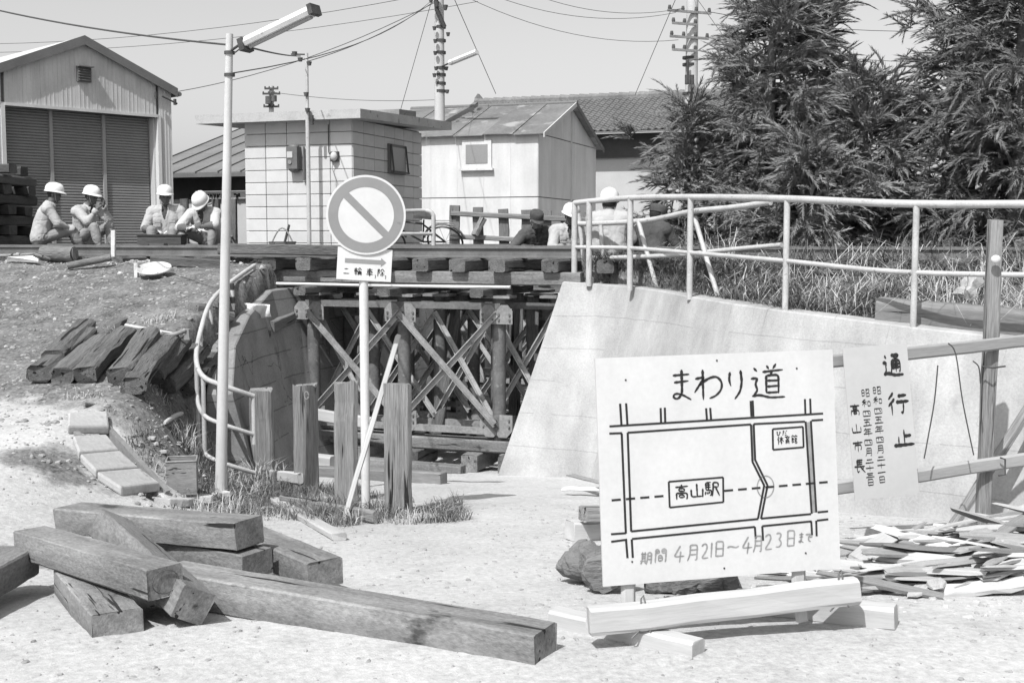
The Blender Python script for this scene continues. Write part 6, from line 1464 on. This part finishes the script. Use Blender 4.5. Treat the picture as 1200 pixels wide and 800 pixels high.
blades('dry_grass', Ps, .12, .42, .0035, 1.9, 'straw', 'dry pale straw tangled on the bank behind the wall railing', 2)
Pt = scatter(2600, 1.6, 6.5, 9.5, 14.0, lambda x, y: on_bank(x, y) & (vnoise(x, y, .9, 23) > .12))
blades('dead_stalks', Pt, .22, .55, .004, 1.6, 'straw', 'long dead stalks standing out of the bank grass', 3)
Pk = scatter(9000, .9, 6.5, 8, 14.5, lambda x, y: on_bank(x, y) & (vnoise(x, y, 1.6, 24) > -.12)); Pk[:, 2] += r.uniform(.02, .26, len(Pk))
blades('dry_tangle', Pk, .10, .34, .0032, 3.6, 'straw', 'tangled pale dry brush lying over the bank behind the wall railing', 14)
Pu = scatter(26000, 1.5, 8, 10.5, 17.5, lambda x, y: ((x - T0.x) * TN.x + (y - T0.y) * TN.y > -.75) & ((x - T0.x) * TN.x + (y - T0.y) * TN.y < 3.2) & (x > 2.0 + .5 * vnoise(x, y, 1.5, 90)) & (vnoise(x, y, 1.3, 91) > -.3))
blades('undergrowth', Pu, .12, .42, .005, 2.0, 'grass_green', 'dark rank undergrowth along the foot of the cedars', 4)
def near_bollards(x, y):
    m = np.zeros(x.shape, bool)
    for bx_, by_, rr in ((-.86, 9.25, .42), (-1.15, 9.1, .40), (-1.42, 10.2, .5), (-1.95, 10.7, .55), (-2.35, 10.2, .5), (-2.2, 9.3, .42), (-1.75, 9.4, .45), (-2.5, 11.8, .4), (-1.3, 8.7, .22), (-2.75, 9.6, .3), (-.6, 8.95, .25)):
        m |= np.hypot(x - bx_, (y - by_) * .8) < rr * (1 + vnoise(x, y, 5, 77) * .9)
    return m
blades('bollard_grass', scatter(26000, -3.2, -.1, 8.2, 12.4, lambda x, y: near_bollards(x, y) & (vnoise(x, y, 3, 41) > -.25)), .03, .17, .0034, 1.7, 'grass_green', 'tufts of green grass round the wooden bollards and sign post', 6)
blades('bollard_straw', scatter(9000, -3.2, -.1, 8.2, 12.4, lambda x, y: near_bollards(x, y) & (vnoise(x, y, 2.5, 42) > -.1)), .05, .20, .0032, 1.3, 'straw', 'dry straw mixed into the grass round the wooden bollards', 7)
blades('channel_straw', scatter(2500, -2.9, -2.2, 10.2, 11.9, lambda x, y: (vnoise(x, y, 3, 43) > .0)), .08, .3, .004, 1.2, 'straw', 'dry weeds at the foot of the wing wall beside the leftmost bollard', 9)
blades('pile_weeds', scatter(5000, -4.4, -2.9, 9.6, 12.5, lambda x, y: (vnoise(x, y, 2.2, 44) > .12)), .03, .12, .004, 1.2, 'straw', 'sparse dry weeds round the pile of worn sleepers', 10)

def stones(name, P, s0, s1, mat, label, seed):
    r = np.random.default_rng(seed); P = np.asarray(P); n = len(P)
    t = (1 + 5 ** .5) / 2; I = np.array([(-1, t, 0), (1, t, 0), (-1, -t, 0), (1, -t, 0), (0, -1, t), (0, 1, t), (0, -1, -t), (0, 1, -t), (t, 0, -1), (t, 0, 1), (-t, 0, -1), (-t, 0, 1)]) / 1.9
    T_ = np.array([(0, 11, 5), (0, 5, 1), (0, 1, 7), (0, 7, 10), (0, 10, 11), (1, 5, 9), (5, 11, 4), (11, 10, 2), (10, 7, 6), (7, 1, 8), (3, 9, 4), (3, 4, 2), (3, 2, 6), (3, 6, 8), (3, 8, 9), (4, 9, 5), (2, 4, 11), (6, 2, 10), (8, 6, 7), (9, 8, 1)])
    s = (s0 + (s1 - s0) * r.random(n) ** 3); sh = r.uniform(.6, 1.3, (n, 3)) * np.array([1.1, 1.1, .7]); jit = r.uniform(.75, 1.2, (n, 12, 1)); an = r.uniform(0, 6.28, n)
    V = I[None] * jit * sh[:, None] * s[:, None, None]; c, q = np.cos(an)[:, None], np.sin(an)[:, None]
    V = np.stack([V[..., 0] * c - V[..., 1] * q, V[..., 0] * q + V[..., 1] * c, V[..., 2]], -1) + P[:, None] + np.array([0, 0, .01])
    F = T_[None] + (np.arange(n) * 12)[:, None, None]
    return np_obj(name, V.reshape(-1, 3), F.reshape(-1, 3), mat, label=label, cat='gravel', kind='stuff')
stones('gravel', scatter(5200, -4.5, 3.5, 3.6, 10, lambda x, y: wall_sd(x, y)[0] < -.5), .003, .016, 'stone', 'loose gravel scattered over the pale ground', 11)
stones('wood_chips', scatter(1500, 1.2, 4.6, 5.2, 8.2, lambda x, y: vnoise(x, y, 1.2, 88) > -.15), .004, .022, 'scrap', 'small wood chips littered round the scrap heap', 17)
stones('bank_gravel', scatter(7000, -9, -2.6, 8.5, 16.5, lambda x, y: y - (0.7 - x) * .354 < 13.8), .006, .032, 'stone', 'stones and clods scattered over the earth bank', 12)
stones('pale_bank_stones', scatter(260, -9, -2.6, 8.5, 16.5, lambda x, y: y - (0.7 - x) * .354 < 13.8), .012, .038, 'rubble_white', 'pale stones dotted over the earth bank', 15)
stones('ballast', scatter(5000, -11, .2, 13.4, 18.5, lambda x, y: (y - (0.7 - x) * .354 > 13.2) & (y - (0.7 - x) * .354 < 15.8) & (x < -3.0)), .015, .045, 'stone', 'dark ballast stones along the near track', 13)
def rub(px, py, D, s, lab, k):
    r_ = random.Random(k); c = gp(px, py, .015); n = 9; rr = [s * r_.uniform(.6, 1.1) for _ in range(n)]; t_ = Matrix.Rotation(r_.uniform(-.15, .15), 3, 'X') @ Matrix.Rotation(r_.uniform(-.12, .12), 3, 'Y')
    mb = MB(); P = [c + t_ @ Vector((rr[i] * 1.25 * math.cos(6.283 * i / n), rr[i] * .8 * math.sin(6.283 * i / n), r_.uniform(-.006, .006))) for i in range(n)]
    mb.prism(P, t_ @ Vector((0, 0, -max(.03, s * .35)))); o = mb.build('concrete_lump', 'rubble_white', label=lab, cat='rubble', group='broken concrete beside the lamp pole'); m_ = o.modifiers.new('bevel', 'BEVEL'); m_.width = .008; m_.segments = 2
for k, (px, py, D, s, lab) in enumerate(((200, 583, 7.75, .17, 'flat broken concrete lump nearest the ditch covers'), (228, 579, 8.0, .17, 'flat broken concrete lump left below the lamp pole'), (252, 577, 8.4, .14, 'broken concrete lump at the lamp pole foot'), (176, 512, 8.75, .045, 'small white stone left of the rusty can'), (190, 527, 8.9, .05, 'second small white stone near the rusty can'), (182, 520, 8.8, .03, 'tiny white stone between its two larger neighbours'))): rub(px, py, D, s, lab, k * 3 + 1)
# the small dark lettering on the far name board (unreadable at this size in the photograph)
mb = MB(); RX = -TD
for x0, x1 in ((208, 214), (217, 223), (231, 237), (238, 242), (243, 247), (248, 253), (254, 259), (273, 282)):
    for k in range(3):
        a = at(x0 + (x1 - x0) * k / 3 + .3, 222.8 + (k * 7 % 3) * .7, 30.5); h_ = .035 + .03 * ((k * 5 + x0) % 3); w_ = (x1 - x0) / 3 * 30.5 / 1400 * .95
        c = Bp(0, .28, a.z); s_ = (a - Bp(0, .28, 0)).dot(RX) ; p = Bp(s_, .278, 1.15 - (k % 2) * .02); mb.add([p, p + RX * w_, p + RX * w_ - Vector((0, 0, h_ * 1.3)), p - Vector((0, 0, h_ * 1.3))], [(0, 1, 2, 3)])
mb.build('lettering', 'ink', bd)
